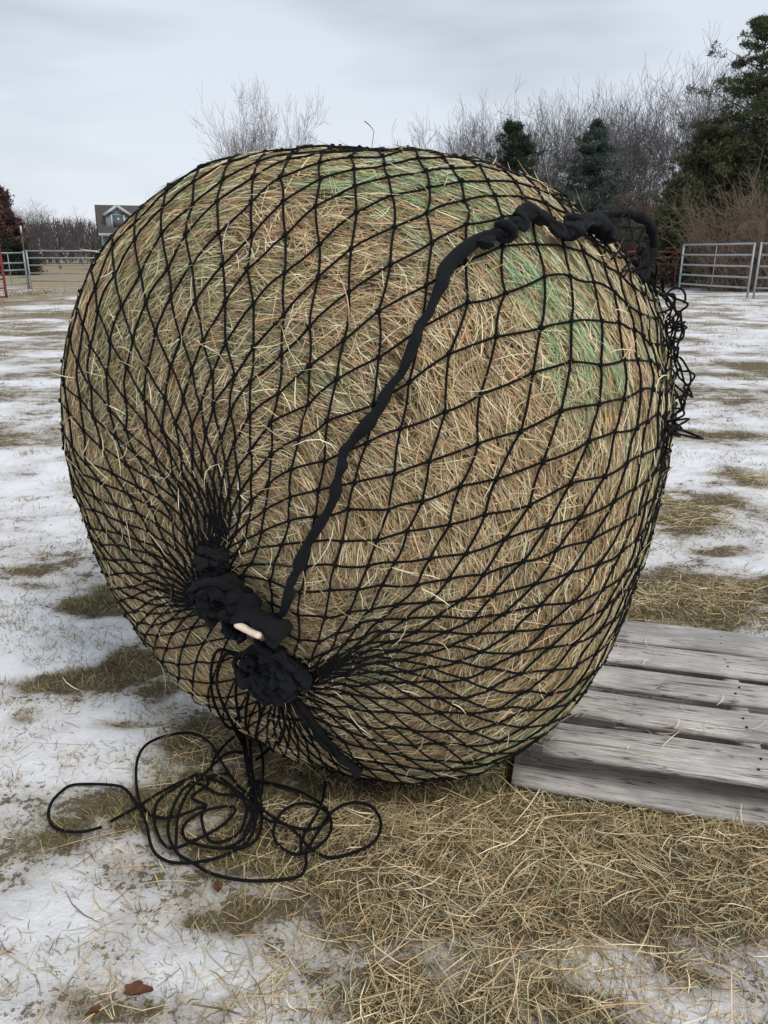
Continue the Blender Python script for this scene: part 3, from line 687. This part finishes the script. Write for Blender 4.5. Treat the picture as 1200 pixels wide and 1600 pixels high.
# a few stalks resting on the pallet
m = 170; lx = rng.uniform(.1, 1.15, m) ** 1.3; ly = rng.uniform(.02, .7, m); a = rng.uniform(0, 3.14, m)
P = np.stack([lx, ly, np.full(m, .129)], -1); T = np.stack([np.cos(a), np.sin(a), rng.normal(size=m) * .05], -1)
V, Q, C = ribbons(P, norm(T), np.broadcast_to([0, 0, 1.], P.shape), rng.uniform(.015, .09, m), rng.uniform(.001, .002, m), PAL[rng.choice([0, 1, 6, 2], m)], .15, 3)
o = npmesh('stray_straw', V, Q, M_HAY, None, col=C); o.location = (.30, 1.66, 0); o.rotation_euler = (0, 0, PA)
tag(o, 'a few thin hay stalks scattered on top of the grey pallet', 'straw', kind='stuff')

def grass():
    parts = []
    for (m, box, hl, wd, pw) in ((170000, (-1.7, 1.7, .85, 2.9), (.012, .042), (.0012, .0024), 1), (90000, (-3.5, 4.5, 2.6, 7), (.015, .05), (.002, .004), 1), (60000, (-12, 12, 7, 24), (.02, .06), (.004, .009), 1), (9000, (-13.5, -8.5, 21, 30), (.05, .22), (.01, .02), 0)):
        x = rng.uniform(box[0], box[1], m); y = rng.uniform(box[2], box[3], m)
        # clumps
        b = bare_mask(x, y) if pw else np.exp(-(((x + 11.6) / 1.0) ** 2 + ((y - 26.5) / 1.6) ** 2)) * 1.2
        cl = fbm(np.stack([x, y], -1) * (18 if y.mean() < 3 else 7), 211, 3)
        k = (rng.random(m) < np.clip((b - .30) * 1.6, .015 * pw, 1) * np.clip((cl - .35) * 5, .05, 1)) & ~on_pallet(x, y)
        x, y = x[k], y[k]
        if pw:      # small tufts standing in the snow
            nt2 = {3: 420, 7: 420, 24: 700}[min((q for q in (3, 7, 24) if box[3] <= q))]; tx = rng.uniform(box[0], box[1], nt2); ty = rng.uniform(box[2], box[3], nt2); rad = rng.uniform(.01, .045, nt2) * (1 if box[3] < 3 else 1.8 if box[3] < 8 else 3.5)
            per = 34; bx2 = np.repeat(tx, per) + rng.normal(size=nt2 * per) * np.repeat(rad * 1.5, per); by2 = np.repeat(ty, per) + rng.normal(size=nt2 * per) * np.repeat(rad, per); k2 = ~on_pallet(bx2, by2)
            x = np.concatenate([x, bx2[k2]]); y = np.concatenate([y, by2[k2]])
        k3 = rng.random(len(x)) < 1 - .8 * np.clip(blob(x, y, STRAW) * 1.4, 0, 1); x, y = x[k3], y[k3]
        m = len(x); h = rng.uniform(hl[0], hl[1], m); a = rng.uniform(0, 6.28, m); lean = rng.uniform(.3, 2.0, m)
        T = norm(np.stack([np.cos(a) * lean, np.sin(a) * lean, np.ones(m)], -1)); P = np.stack([x, y, gz(x, y) - .003], -1) + T * (h / 2)[:, None]
        g = fbm(np.stack([x, y], -1) * 4, 221, 3); cb = np.array([(.17, .19, .065), (.30, .25, .125), (.50, .40, .235), (.16, .11, .065), (.36, .27, .16)])
        kk = np.clip((g * 5.5 - .6 + rng.normal(size=m) * 1.3).astype(int), 0, 4); c = cb[kk] * rng.uniform(.7, 1.3, (m, 1))
        parts.append(ribbons(P, T, norm(np.cross(T, rng.normal(size=(m, 3)))), h, rng.uniform(wd[0], wd[1], m), c, .15, 2))
    V, Q, C = cat(parts); o = npmesh('winter_grass', V, Q, M_LEAF, None, col=C)
    tag(o, 'short brown and olive winter grass poking through the thin snow', 'grass', kind='stuff')
grass()

# ------------------------------------------------------------------ fences
def panel(name, A, B, h, rails, m_, label, cat_, r=.024, group=None, posts=(0, 1), rounded=False, base=.0):
    A = np.array([A[0], A[1], 0.]); B = np.array([B[0], B[1], 0.]); e = empty(name, A); tag(e, label, cat_, group)
    D = B - A
    for t in posts:
        b_ = MB(); p = D * t; b_.tube([p + [0, 0, -.03], p + [0, 0, h / 2], p + [0, 0, h]], r * 1.15, 8); b_.build('post', m_, e, smooth=True)
    for z in rails:
        b_ = MB(); b_.tube([D * .0 + [0, 0, z], D * .5 + [0, 0, z - .008], D + [0, 0, z]], r, 8); b_.build('rail', m_, e, smooth=True)
    b_ = MB(); p = D * .5; b_.box(p + np.array([0, 0, (rails[0] + rails[-1]) / 2]), (.03, .012, abs(rails[0] - rails[-1])), math.atan2(D[1], D[0])); b_.build('brace', m_, e)
    return e
R5 = [.28, .58, .88, 1.18, 1.55]
a = G(1168, 466); k = a[1]
pF = G(1060, 457)
panel('pipe_fence', pF, (a[0] - .02, a[1]), 1.58, [.30, .60, .92, 1.24, 1.56], M_GALV, 'grey pipe corral panel standing between the red gate and the double post, right', 'fence', r=.028)
panel('pipe_fence', (a[0] + .13, a[1] - .1), (a[0] + 3.6, a[1] - 1.6), 1.60, [.30, .60, .92, 1.24, 1.56], M_GALV, 'grey pipe corral panel running off the right edge of the photo', 'fence', r=.028)
def tube_gate(A, B, h, label):
    A = np.array([A[0], A[1], 0.]); B = np.array([B[0], B[1], 0.]); e = empty('pipe_gate', A); tag(e, label, 'gate'); D = B - A; u_ = D / np.linalg.norm(D); L_ = np.linalg.norm(D)
    pts = [u_ * .02 + [0, 0, .15]] + [u_ * .02 + [0, 0, h - .2], u_ * .08 + [0, 0, h - .06], u_ * .22 + [0, 0, h], D - u_ * .22 + [0, 0, h], D - u_ * .08 + [0, 0, h - .06], D - u_ * .02 + [0, 0, h - .2], D - u_ * .02 + [0, 0, .15]]
    b_ = MB(); b_.tube(spline(pts, 5), .034, 8); b_.build('gate_frame', M_RED, e, smooth=True)
    for z in (.17, .40, .63, .86, h - .22):
        b_ = MB(); b_.tube([u_ * .03 + [0, 0, z], D - u_ * .03 + [0, 0, z]], .020, 8); b_.build('rail', M_RED, e, smooth=True)
g1 = at(1055, 440, 31); tube_gate((g1[0] - 3.0, 32.2), (g1[0], 31), 1.33, 'red pipe gate half hidden behind the netted bale, right side')
gl = G(13, 474); tube_gate((gl[0] - 2.6, gl[1] - 1.6), (gl[0], gl[1]), 1.50, 'dark red pipe gate at the left edge of the photo')
p1 = G(47, 452); p0 = (at(-8, 440, p1[1] - 1.5)[0], p1[1] - 1.5)
panel('pipe_fence', p0, (p1[0] - .06, p1[1]), 1.37, [.22, .45, .70, .95, 1.30], M_GALV, 'short grey pipe corral panel beside the dark red gate, left', 'fence', r=.026)
panel('pipe_fence', (p1[0] + .06, p1[1]), (p1[0] + 7.2, p1[1] + .9), 1.40, [.30, .58, .86, 1.12, 1.37], M_GALV, 'grey pipe corral panel running from the left corner post behind the bale', 'fence', r=.026)
tp = at(40, 410, p1[1] + .6); b_ = MB(); e = empty('fence_post', (tp[0], tp[1], 0)); tag(e, 'tall thin steel post with white painted tip behind left fence', 'post')
b_.box((0, 0, 1.0), (.05, .008, 2.0)); b_.box((0, .016, 1.0), (.008, .030, 2.0)); b_.build('shaft', M_POST, e)
b_ = MB(); b_.box((0, 0, 2.13), (.07, .02, .26)); b_.box((0, .022, 2.13), (.02, .022, .26)); b_.build('tip', M_WHITE, e)

# ------------------------------------------------------------------ house
def house():
    Yh = 62.; x0 = at(153, 360, Yh)[0]; e = empty('house', (x0, Yh, 0), R_(20)); tag(e, 'distant house with steep brown roof and white trimmed dormer behind the bale', 'house')
    zt = at(153, 315, Yh)[2]; ze = at(153, 362, Yh)[2]; Wd = 9.; dp = 4.2
    b_ = MB(); b_.box((Wd / 2, dp, ze / 2), (Wd - .6, 2 * dp - .8, ze)); b_.build('wall', M_SIDING, e)
    b_ = MB(); t = .18
    V = np.array([(0, 0, ze - .1), (Wd, 0, ze - .1), (Wd, dp, zt), (0, dp, zt), (0, 2 * dp, ze - .1), (Wd, 2 * dp, ze - .1)]); V2 = V - [0, 0, t]
    b_.add(np.concatenate([V, V2]), Q=[(0, 1, 2, 3), (3, 2, 5, 4), (6, 9, 8, 7), (9, 10, 11, 8), (0, 6, 7, 1), (4, 5, 11, 10), (0, 3, 9, 6), (3, 4, 10, 9), (1, 7, 8, 2), (2, 8, 11, 5)]); rf = b_.build('roof', M_ROOF, e)
    b_ = MB(); b_.box((Wd / 2, -.06, ze - .22), (Wd, .1, .22)); b_.build('fascia', M_WHITE, e)
    dx = at(183, 340, Yh)[0] - x0; dw = 1.75; zb = ze + .25; zs = at(183, 333, Yh)[2]; zr = at(183, 320, Yh)[2]; fy = .9
    b_ = MB(); b_.box((dx, fy + 1.3, (zb + zs) / 2 - .1), (dw, 2.6, zs - zb + .4)); b_.add([(dx - dw / 2, fy, zs), (dx + dw / 2, fy, zs), (dx, fy, zr - .06)], T=[(0, 1, 2)]); dm = b_.build('dormer', M_SIDING, e)
    for s_ in (-1, 1):
        ang = math.atan2(zr - zs + .12, dw / 2 + .15); ln = math.hypot(zr - zs + .12, dw / 2 + .15)
        cc, ss = math.cos(ang), math.sin(ang) * -s_; Mx = np.array([[cc, 0, -ss], [0, 1, 0], [ss, 0, cc]])
        b_ = MB(); b_.box((dx + s_ * (dw / 4 + .075), fy + 1.1, (zs + zr) / 2 - .02), (ln, 2.6, .10), M=Mx); b_.build('dormer_roof', M_ROOF, dm)
        b_ = MB(); b_.box((dx + s_ * (dw / 4 + .075), fy - .24, (zs + zr) / 2 - .06), (ln, .07, .20), M=Mx); b_.build('trim', M_WHITE, dm)
        b_ = MB(); b_.box((dx + s_ * .46, fy - .03, (zb + zs) / 2), (.12, .08, zs - zb - .1)); b_.build('trim', M_WHITE, dm)
    b_ = MB(); b_.box((dx, fy - .03, (zb + zs) / 2), (.8, .05, zs - zb - .15)); b_.build('window', M_GLASS, dm)
    for xx in (1.2, 3.4, 6.2):
        b_ = MB(); b_.box((xx, .38, ze - 1.2), (.9, .08, 1.2)); w = b_.build('window', M_GLASS, e)
house()

# ------------------------------------------------------------------ trees
def bare_tree(seed, H, spread, trunk_r, up=.55, levels=5, nb=(6, 5, 5, 4, 4), multi=1, twig=.006):
    r = np.random.default_rng(seed); A = []; B = []; RA = []; RB = []
    trunk = ([], [], [], [])
    def grow(p, d, L_, rad, lv):
        n = 5 if lv == 0 else 4; pts = [p]; cur = p; dd = d
        for i in range(n):
            dd = norm(dd + r.normal(size=3) * (.07 if lv == 0 else .16) + np.array([0, 0, .06 * lv * up])); cur = cur + dd * L_ / n; pts.append(cur)
        for i in range(n):
            ra = rad * (1 - .75 * i / n); rb = rad * (1 - .75 * (i + 1) / n)
            tgt = trunk if lv == 0 else (A, B, RA, RB)
            for q, vv in zip(tgt, (pts[i], pts[i + 1], max(ra, twig), max(rb, twig * .7))): q.append(vv)
        if lv >= levels: return
        k = nb[min(lv, len(nb) - 1)]
        for c in range(k):
            t = r.uniform(.3 if lv == 0 else .2, 1.0) if c < k - 1 else 1.0
            i = min(int(t * n), n - 1); q = pts[i] + (pts[i + 1] - pts[i]) * (t * n - i); axis = norm(pts[i + 1] - pts[i])
            s = norm(np.cross(axis, r.normal(size=3))); sp = spread * r.uniform(.6, 1.2) * (.35 if c == k - 1 else 1)
            nd = norm(axis * 1.0 + s * sp + np.array([0, 0, up * .25]))
            grow(q, nd, L_ * r.uniform(.48, .72) * (1.15 if lv == 0 else 1) * (1 - .25 * t * (lv == 0)), max(rad * (1 - .75 * t) * .62, twig), lv + 1)
    for m_ in range(multi):
        d = norm(np.array([r.normal() * .12 * multi, r.normal() * .12 * multi, 1])); grow(np.array([r.normal() * .1 * (multi > 1), 0, -.1]), d, H * .52, trunk_r, 0)
    return tuple(map(np.array, trunk)), (np.array(A), np.array(B), np.array(RA), np.array(RB))
def tree_obj(name, seed, H, loc, bark_, label, cat_, group, **k):
    tr, br = bare_tree(seed, H, **k); e = empty(name, loc); tag(e, label, cat_, group)
    V, Q = segs(*tr, n=6); npmesh('trunk', V, Q, bark_, e, smooth=True)
    top = max(br[1][:, 2]); V, Q = segs(*br, n=3); V = V * [1, 1, 1]; b = npmesh('branches', V, Q, bark_, e)
    return e, top
def clone(e, loc, s, rz, label, z=1):
    c = e.copy(); COL.objects.link(c); c.location = loc; c.scale = (s, s, s * z); c.rotation_euler = (0, 0, rz); c['label'] = label
    for ch in e.children:
        d = ch.copy(); COL.objects.link(d); d.parent = c
    return c
protos = []
specs = [(410, 152, 40), (712, 183, 66), (742, 178, 72), (770, 172, 62), (805, 168, 70), (840, 152, 64), (868, 150, 58), (893, 140, 62), (925, 158, 60), (952, 160, 66), (980, 140, 60), (1008, 135, 56), (1035, 112, 58), (1062, 96, 54), (1088, 88, 52), (1120, 120, 56), (1160, 100, 58), (1195, 90, 56)]
def H_at(v, Y): return at(600, v, Y)[2]
lab = ['lone bare tree rising behind the top of the bale against the grey sky',
 'thin bare tree at the far left end of the right-hand wood', 'bare tree just right of the wood\'s left end', 'bare tree close behind the left side of the small rounded spruce',
 'bare tree directly behind the small rounded spruce', 'bare tree just right of the small rounded spruce', 'bare tree midway between the two dark spruces', 'bare tree just left of the larger spruce',
 'bare tree rising directly behind the larger spruce', 'bare tree just right of the larger spruce', 'slim bare tree second right of the larger spruce', 'bare tree third right of the larger spruce', 'bare tree fourth right of the larger spruce, nearing the tall evergreen',
 'tall bare tree left of the tall evergreen\'s outer branches', 'tall bare tree touching the left side of the tall evergreen', 'bare tree seen behind the tall evergreen\'s left branches', 'bare tree seen behind the middle of the tall evergreen', 'bare tree behind the tall evergreen at the right edge']
pk = []
for i, sd_ in enumerate((11, 12, 13, 14)):
    pk.append(None)
for i, (u, v, Y) in enumerate(specs):
    x = at(u, 395, Y)[0]; Ht = H_at(v, Y)
    if i == 0:
        e, top = tree_obj('bare_tree', 5, 10, (x, Y, 0), M_BARKL, lab[0], 'tree', None, spread=1.15, trunk_r=.15, up=.35, levels=4, nb=(9, 7, 6, 5), twig=.008, multi=3); s = Ht / top; e.scale = (s * .66, s * .66, s * 1.10); e.location.x += .3; continue
    j = i % 4
    if pk[j] is None:
        e, top = tree_obj('bare_tree', 20 + j, 14, (x, Y, 0), M_BARKF, lab[i], 'tree', 'bare trees of the wood on the right', spread=1.05, trunk_r=.20, up=.45, levels=4, nb=(9, 6, 5, 4), twig=.009, multi=1 + (j % 2))
        pk[j] = (e, top); s = Ht / top; e.scale = (s * 1.1, s * 1.1, s * 1.12); e.rotation_euler = (0, 0, i)
    else: clone(pk[j][0], (x, Y, 0), Ht / pk[j][1] * 1.1, i * 1.9, lab[i])
# left side trees
for i, (u, v, Y, l_) in enumerate(((92, 303, 70, 'spreading bare tree left of the distant house'), (48, 312, 80, 'smaller bare tree between the dark left tree and the spreading one'), (128, 318, 85, 'bare tree just left of the distant house'), (-20, 300, 60, 'bare tree at the left edge beyond the dark red gate'))):
    e, top = pk[i % 4]; Ht = H_at(v, Y); c = clone(e, (at(u, 395, Y)[0], Y, 0), Ht / top, i * 2.3 + 1, l_); c['group'] = 'bare trees beyond the left fence'
    c.scale = (c.scale[0] * 1.7, c.scale[1] * 1.7, c.scale[2])

def conifer(name, seed, H, rad, loc, label, dens, colr, cat_='evergreen tree', loose=0., pe=.62, clump=.10, base=.04, group=None, ragged=.25, nw=None):
    r = np.random.default_rng(seed); e = empty(name, loc); tag(e, label, cat_, group)
    V, Q = segs(np.array([[0, 0, -.1], [0, 0, H * .5]]), np.array([[0, 0, H * .5], [0, 0, H * .98]]), np.array([H * .018, H * .011]), np.array([H * .011, .01]), 7); npmesh('trunk', V, Q, M_BARK, e, smooth=True)
    nb = nw or int(H * 16); z = H * (base + (1 - base) * r.random(nb) ** .9 * .985); f = 1 - (z / H - base) / (1 - base)
    prof = np.clip(f, 0, 1) ** pe * (1 - .25 * np.clip(f - .8, 0, 1) * 5 * .5)
    L_ = rad * prof * (1 - ragged + ragged * 2 * r.random(nb) * (1 if not loose else 1)) + .08; az = r.uniform(0, 6.283, nb)
    tilt = r.uniform(-.25, .35, nb) if not loose else r.uniform(-.1, .7, nb)
    D = np.stack([np.cos(az), np.sin(az), tilt], -1); P0 = np.stack([z * 0, z * 0, z], -1)
    V1, Q1 = segs(P0, P0 + D * L_[:, None] * .7, np.full(nb, H * .003 + .006), np.full(nb, .004), 3); npmesh('limbs', V1, Q1, M_BARK, e)
    # needle sprays along each limb
    per = dens; t = r.random((nb, per)) ** .65; w = (.26 if not loose else .17) * L_[:, None] * (1.1 - t * .7)
    side = np.stack([-np.sin(az), np.cos(az), az * 0], -1)
    C_ = P0[:, None] + D[:, None] * (L_[:, None] * t)[..., None] + side[:, None] * (r.normal(size=(nb, per)) * w)[..., None] + r.normal(size=(nb, per, 3)) * clump * .6
    C_[..., 2] -= .10 * L_[:, None] * t ** 2
    keep = vnoise(C_.reshape(-1, 3) * (1.3 / max(clump * 6, .4)), seed) > (.20 + loose * .30); C_ = C_.reshape(-1, 3)[keep]; m = len(C_)
    a = norm(r.normal(size=(m, 3)) + np.array([0, 0, .3])); b = norm(np.cross(a, r.normal(size=(m, 3)))); sz = clump * r.uniform(.5, 1.3, m)
    k = 3; VV = []
    for q in range(k):   # each clump three thin slivers
        d_ = norm(a + r.normal(size=(m, 3)) * .7); s_ = norm(np.cross(d_, b)) * (sz * .14)[:, None]
        VV.append(np.stack([C_ - s_, C_ + s_, C_ + d_ * sz[:, None] * 1.3], 1))
    V = np.concatenate(VV).reshape(-1, 3); F = np.arange(len(V)).reshape(-1, 3)
    g = vnoise(C_ * 2.2, seed + 1); c = 1.5 * np.array(colr[0]) * (1 - g[:, None]) + 1.3 * np.array(colr[1]) * g[:, None]; c = np.repeat(np.tile(c * r.uniform(.7, 1.25, (m, 1)), (k, 1)), 3, 0)
    npmesh('crown', V, F, M_LEAF, e, col=c)
    return e
def con_at(name, seed, u, vtop, Y, halfpx, label, dens, colr, **k):
    x = at(u, 395, Y)[0]; Ht = H_at(vtop, Y); conifer(name, seed, Ht, halfpx / 1200 * Y * 1.05, (x, Y, 0), label, dens, colr, **k)
con_at('spruce_tree', 1, 795, 192, 44, 58, 'small dense rounded dark spruce just behind the top right of the bale', 120, ((.022, .034, .022), (.045, .060, .035)), clump=.12, nw=230, ragged=.35, pe=.55, loose=.12)
con_at('spruce_tree', 2, 915, 188, 42, 100, 'larger blue-green spruce between the small spruce and the tall evergreen', 130, ((.035, .050, .040), (.075, .095, .078)), clump=.12, nw=240, ragged=.45, pe=.95, loose=.22)
con_at('evergreen_tree', 3, 1150, 14, 34, 112, 'tallest ragged evergreen tree standing by the right edge', 260, ((.030, .042, .020), (.085, .090, .045)), clump=.10, loose=.55, ragged=.45, nw=150, base=.12)
con_at('evergreen_tree', 4, 1215, 60, 33, 110, 'tall ragged evergreen cut by the right edge of the photo', 240, ((.030, .042, .020), (.080, .085, .045)), clump=.10, loose=.5, ragged=.4, nw=150, base=.08)
con_at('evergreen_tree', 5, 1085, 205, 36, 75, 'lower olive evergreen at the left foot of the tall evergreens', 180, ((.045, .050, .025), (.11, .105, .055)), clump=.11, loose=.35, ragged=.35, nw=200)
con_at('evergreen_tree', 6, 1140, 215, 33, 80, 'lower olive evergreen below the tallest ragged evergreen', 180, ((.042, .048, .025), (.10, .10, .052)), clump=.11, loose=.35, ragged=.35, nw=200)
con_at('evergreen_tree', 7, 1055, 280, 32, 50, 'low dark green evergreen shrub above the red gate', 90, ((.030, .040, .022), (.07, .075, .04)), clump=.14, loose=.2, ragged=.3, nw=150)
con_at('evergreen_tree', 8, 1190, 200, 31.5, 70, 'bushy dark evergreen low at the right edge', 80, ((.030, .040, .022), (.075, .08, .04)), clump=.16, loose=.3, ragged=.3, nw=200)
con_at('evergreen_tree', 9, 6, 292, 55, 36, 'dark reddish brown cedar at the left edge of the photo', 90, ((.050, .028, .026), (.095, .055, .05)), clump=.22, loose=.05, ragged=.3, nw=200, base=.02)
con_at('evergreen_tree', 10, 18, 378, 50, 40, 'low dark hedge-like evergreen beyond the left fence', 110, ((.014, .018, .012), (.03, .035, .02)), clump=.16, ragged=.3, nw=120)

def shrub(seed, u, vtop, Y, w, label, m_, n=60, grp='bare shrubs before the wood on the right'):
    r = np.random.default_rng(seed); Ht = H_at(vtop, Y); x = at(u, 395, Y)[0]; e = empty('bare_shrub', (x, Y, 0)); tag(e, label, 'shrub', grp)
    A = []; B = []; RA = []; RB = []
    for i in range(n):
        p = np.array([r.normal() * w * .35, r.normal() * w * .35, 0]); d = norm(np.array([p[0] / w * .9 + r.normal() * .25, r.normal() * .3, 1])); L_ = Ht * r.uniform(.5, 1.0)
        for s in range(6):
            q = p + d * L_ / 6; A.append(p); B.append(q); RA.append(.016 - .0018 * s); RB.append(.015 - .0018 * s)
            for t in range(3):
                td = norm(d + r.normal(size=3) * .7); t0 = p + (q - p) * r.random(); tl = L_ * r.uniform(.1, .3); t1 = t0 + td * tl
                A.append(t0); B.append(t1); RA.append(.007); RB.append(.005)
                for w_ in range(2):
                    t2 = t0 + (t1 - t0) * r.uniform(.3, 1); A.append(t2); B.append(t2 + norm(td + r.normal(size=3) * .7) * tl * .5); RA.append(.005); RB.append(.004)
            d = norm(d + r.normal(size=3) * .15); p = q
    V, Q = segs(np.array(A), np.array(B), np.array(RA), np.array(RB), 3); npmesh('twigs', V, Q, m_, e)
M_BUSH = bark('tan_twig', (.22, .165, .12), (.15, .11, .085))
shrub(1, 1175, 262, 29, 1.5, 'largest tan bare shrub standing behind the right corral panels', M_BUSH, 90)
shrub(2, 1155, 330, 28.5, 1.3, 'tan bare shrub behind the double fence post', M_BUSH, 80)
shrub(3, 1080, 375, 33, 1.2, 'low bare shrub behind the left end of the right corral panel', M_BUSH, 60)
shrub(4, 960, 290, 45, 3.0, 'reddish bare thicket at the foot of the larger spruce', M_BARKR, 100)
shrub(5, 1000, 300, 43, 2.6, 'reddish bare thicket between larger spruce and low evergreen shrub', M_BARKR, 100)
shrub(6, 1200, 290, 28.6, 1.8, 'tan bare shrub cut by the right edge', M_BUSH, 80)
shrub(7, 905, 300, 52, 3.0, 'reddish bare thicket left of the larger spruce foot', M_BARKR, 90)

# far wood on the horizon, one mass
def far_wood(name, x0, x1, Y, h, seed, label, m_, n=9000):
    r = np.random.default_rng(seed); x = r.uniform(x0, x1, n); y = Y + r.uniform(-6, 6, n)
    top = h * (.55 + .45 * fbm(np.stack([x * .09, x * 0], -1), seed, 3) * 1.6); z0 = r.random(n) * top * .75; ln = top * r.uniform(.15, .4, n)
    D = norm(np.stack([r.normal(size=n) * .35, r.normal(size=n) * .3, np.ones(n)], -1)); A = np.stack([x, y, z0], -1); B = A + D * np.minimum(ln, np.maximum(top - z0, .4))[:, None]
    rr = r.uniform(.02, .07, n) * Y / 90; V, Q = segs(A, B, rr, rr * .3, 3); o = npmesh(name, V, Q, m_, None); tag(o, label, 'wood', kind='stuff')
far_wood('far_wood', -75, 10, 105, 5.6, 1, 'low grey-brown far wood along the left horizon', mat('far_twigs', (.12, .105, .11), .9, noise=((.09, .075, .075), .3, (1, 1, 1))), 16000)
far_wood('far_wood', 4, 75, 74, 9.0, 2, 'dense mass of thin bare trunks deep in the right-hand wood', mat('wood_twigs', (.15, .13, .125), .9, noise=((.10, .085, .08), .3, (1, 1, 1))), 17000)

# dead leaves on the slush
M_DEAD = mat('dead_leaf', (.16, .06, .035), .8, noise=((.09, .04, .02), 40, (1, 1, 1)))
for k, (u, v, sz, l_) in enumerate(((205, 1545, .030, 'curled reddish brown dead leaf on slush near the bottom left corner'), (342, 1390, .018, 'small rust coloured dead leaf on slush below the rope coils'), (150, 1570, .016, 'tiny brown dead leaf near the bottom left corner, left of the larger one'))):
    g = G(u, v); r = np.random.default_rng(k + 5); th = np.linspace(0, 2 * np.pi, 28, endpoint=False)
    rad = sz * (.55 + .3 * np.abs(np.cos(th * 2.5)) + .1 * r.random(28)) * (1 + .5 * np.cos(th)); z = .008 + .5 * sz * (vnoise(np.stack([th * 1.2, th * 0], -1), k)) 
    V = np.concatenate([[(0, 0, .003)], np.stack([rad * np.cos(th), rad * .6 * np.sin(th), z], -1)]); V2 = V - [0, 0, .0012]; F = [(0, i + 1, (i + 1) % 28 + 1) for i in range(28)]
    o = npmesh('dead_leaf', np.concatenate([V, V2]), np.array(F + [(a + 29, c + 29, b + 29) for a, b, c in F]), M_DEAD); o.location = (g[0], g[1], float(gz(np.array(g[0]), np.array(g[1]))) + .002); o.rotation_euler = (0, 0, k * 2.)
    tag(o, l_, 'leaf', 'dead leaves on the slush')
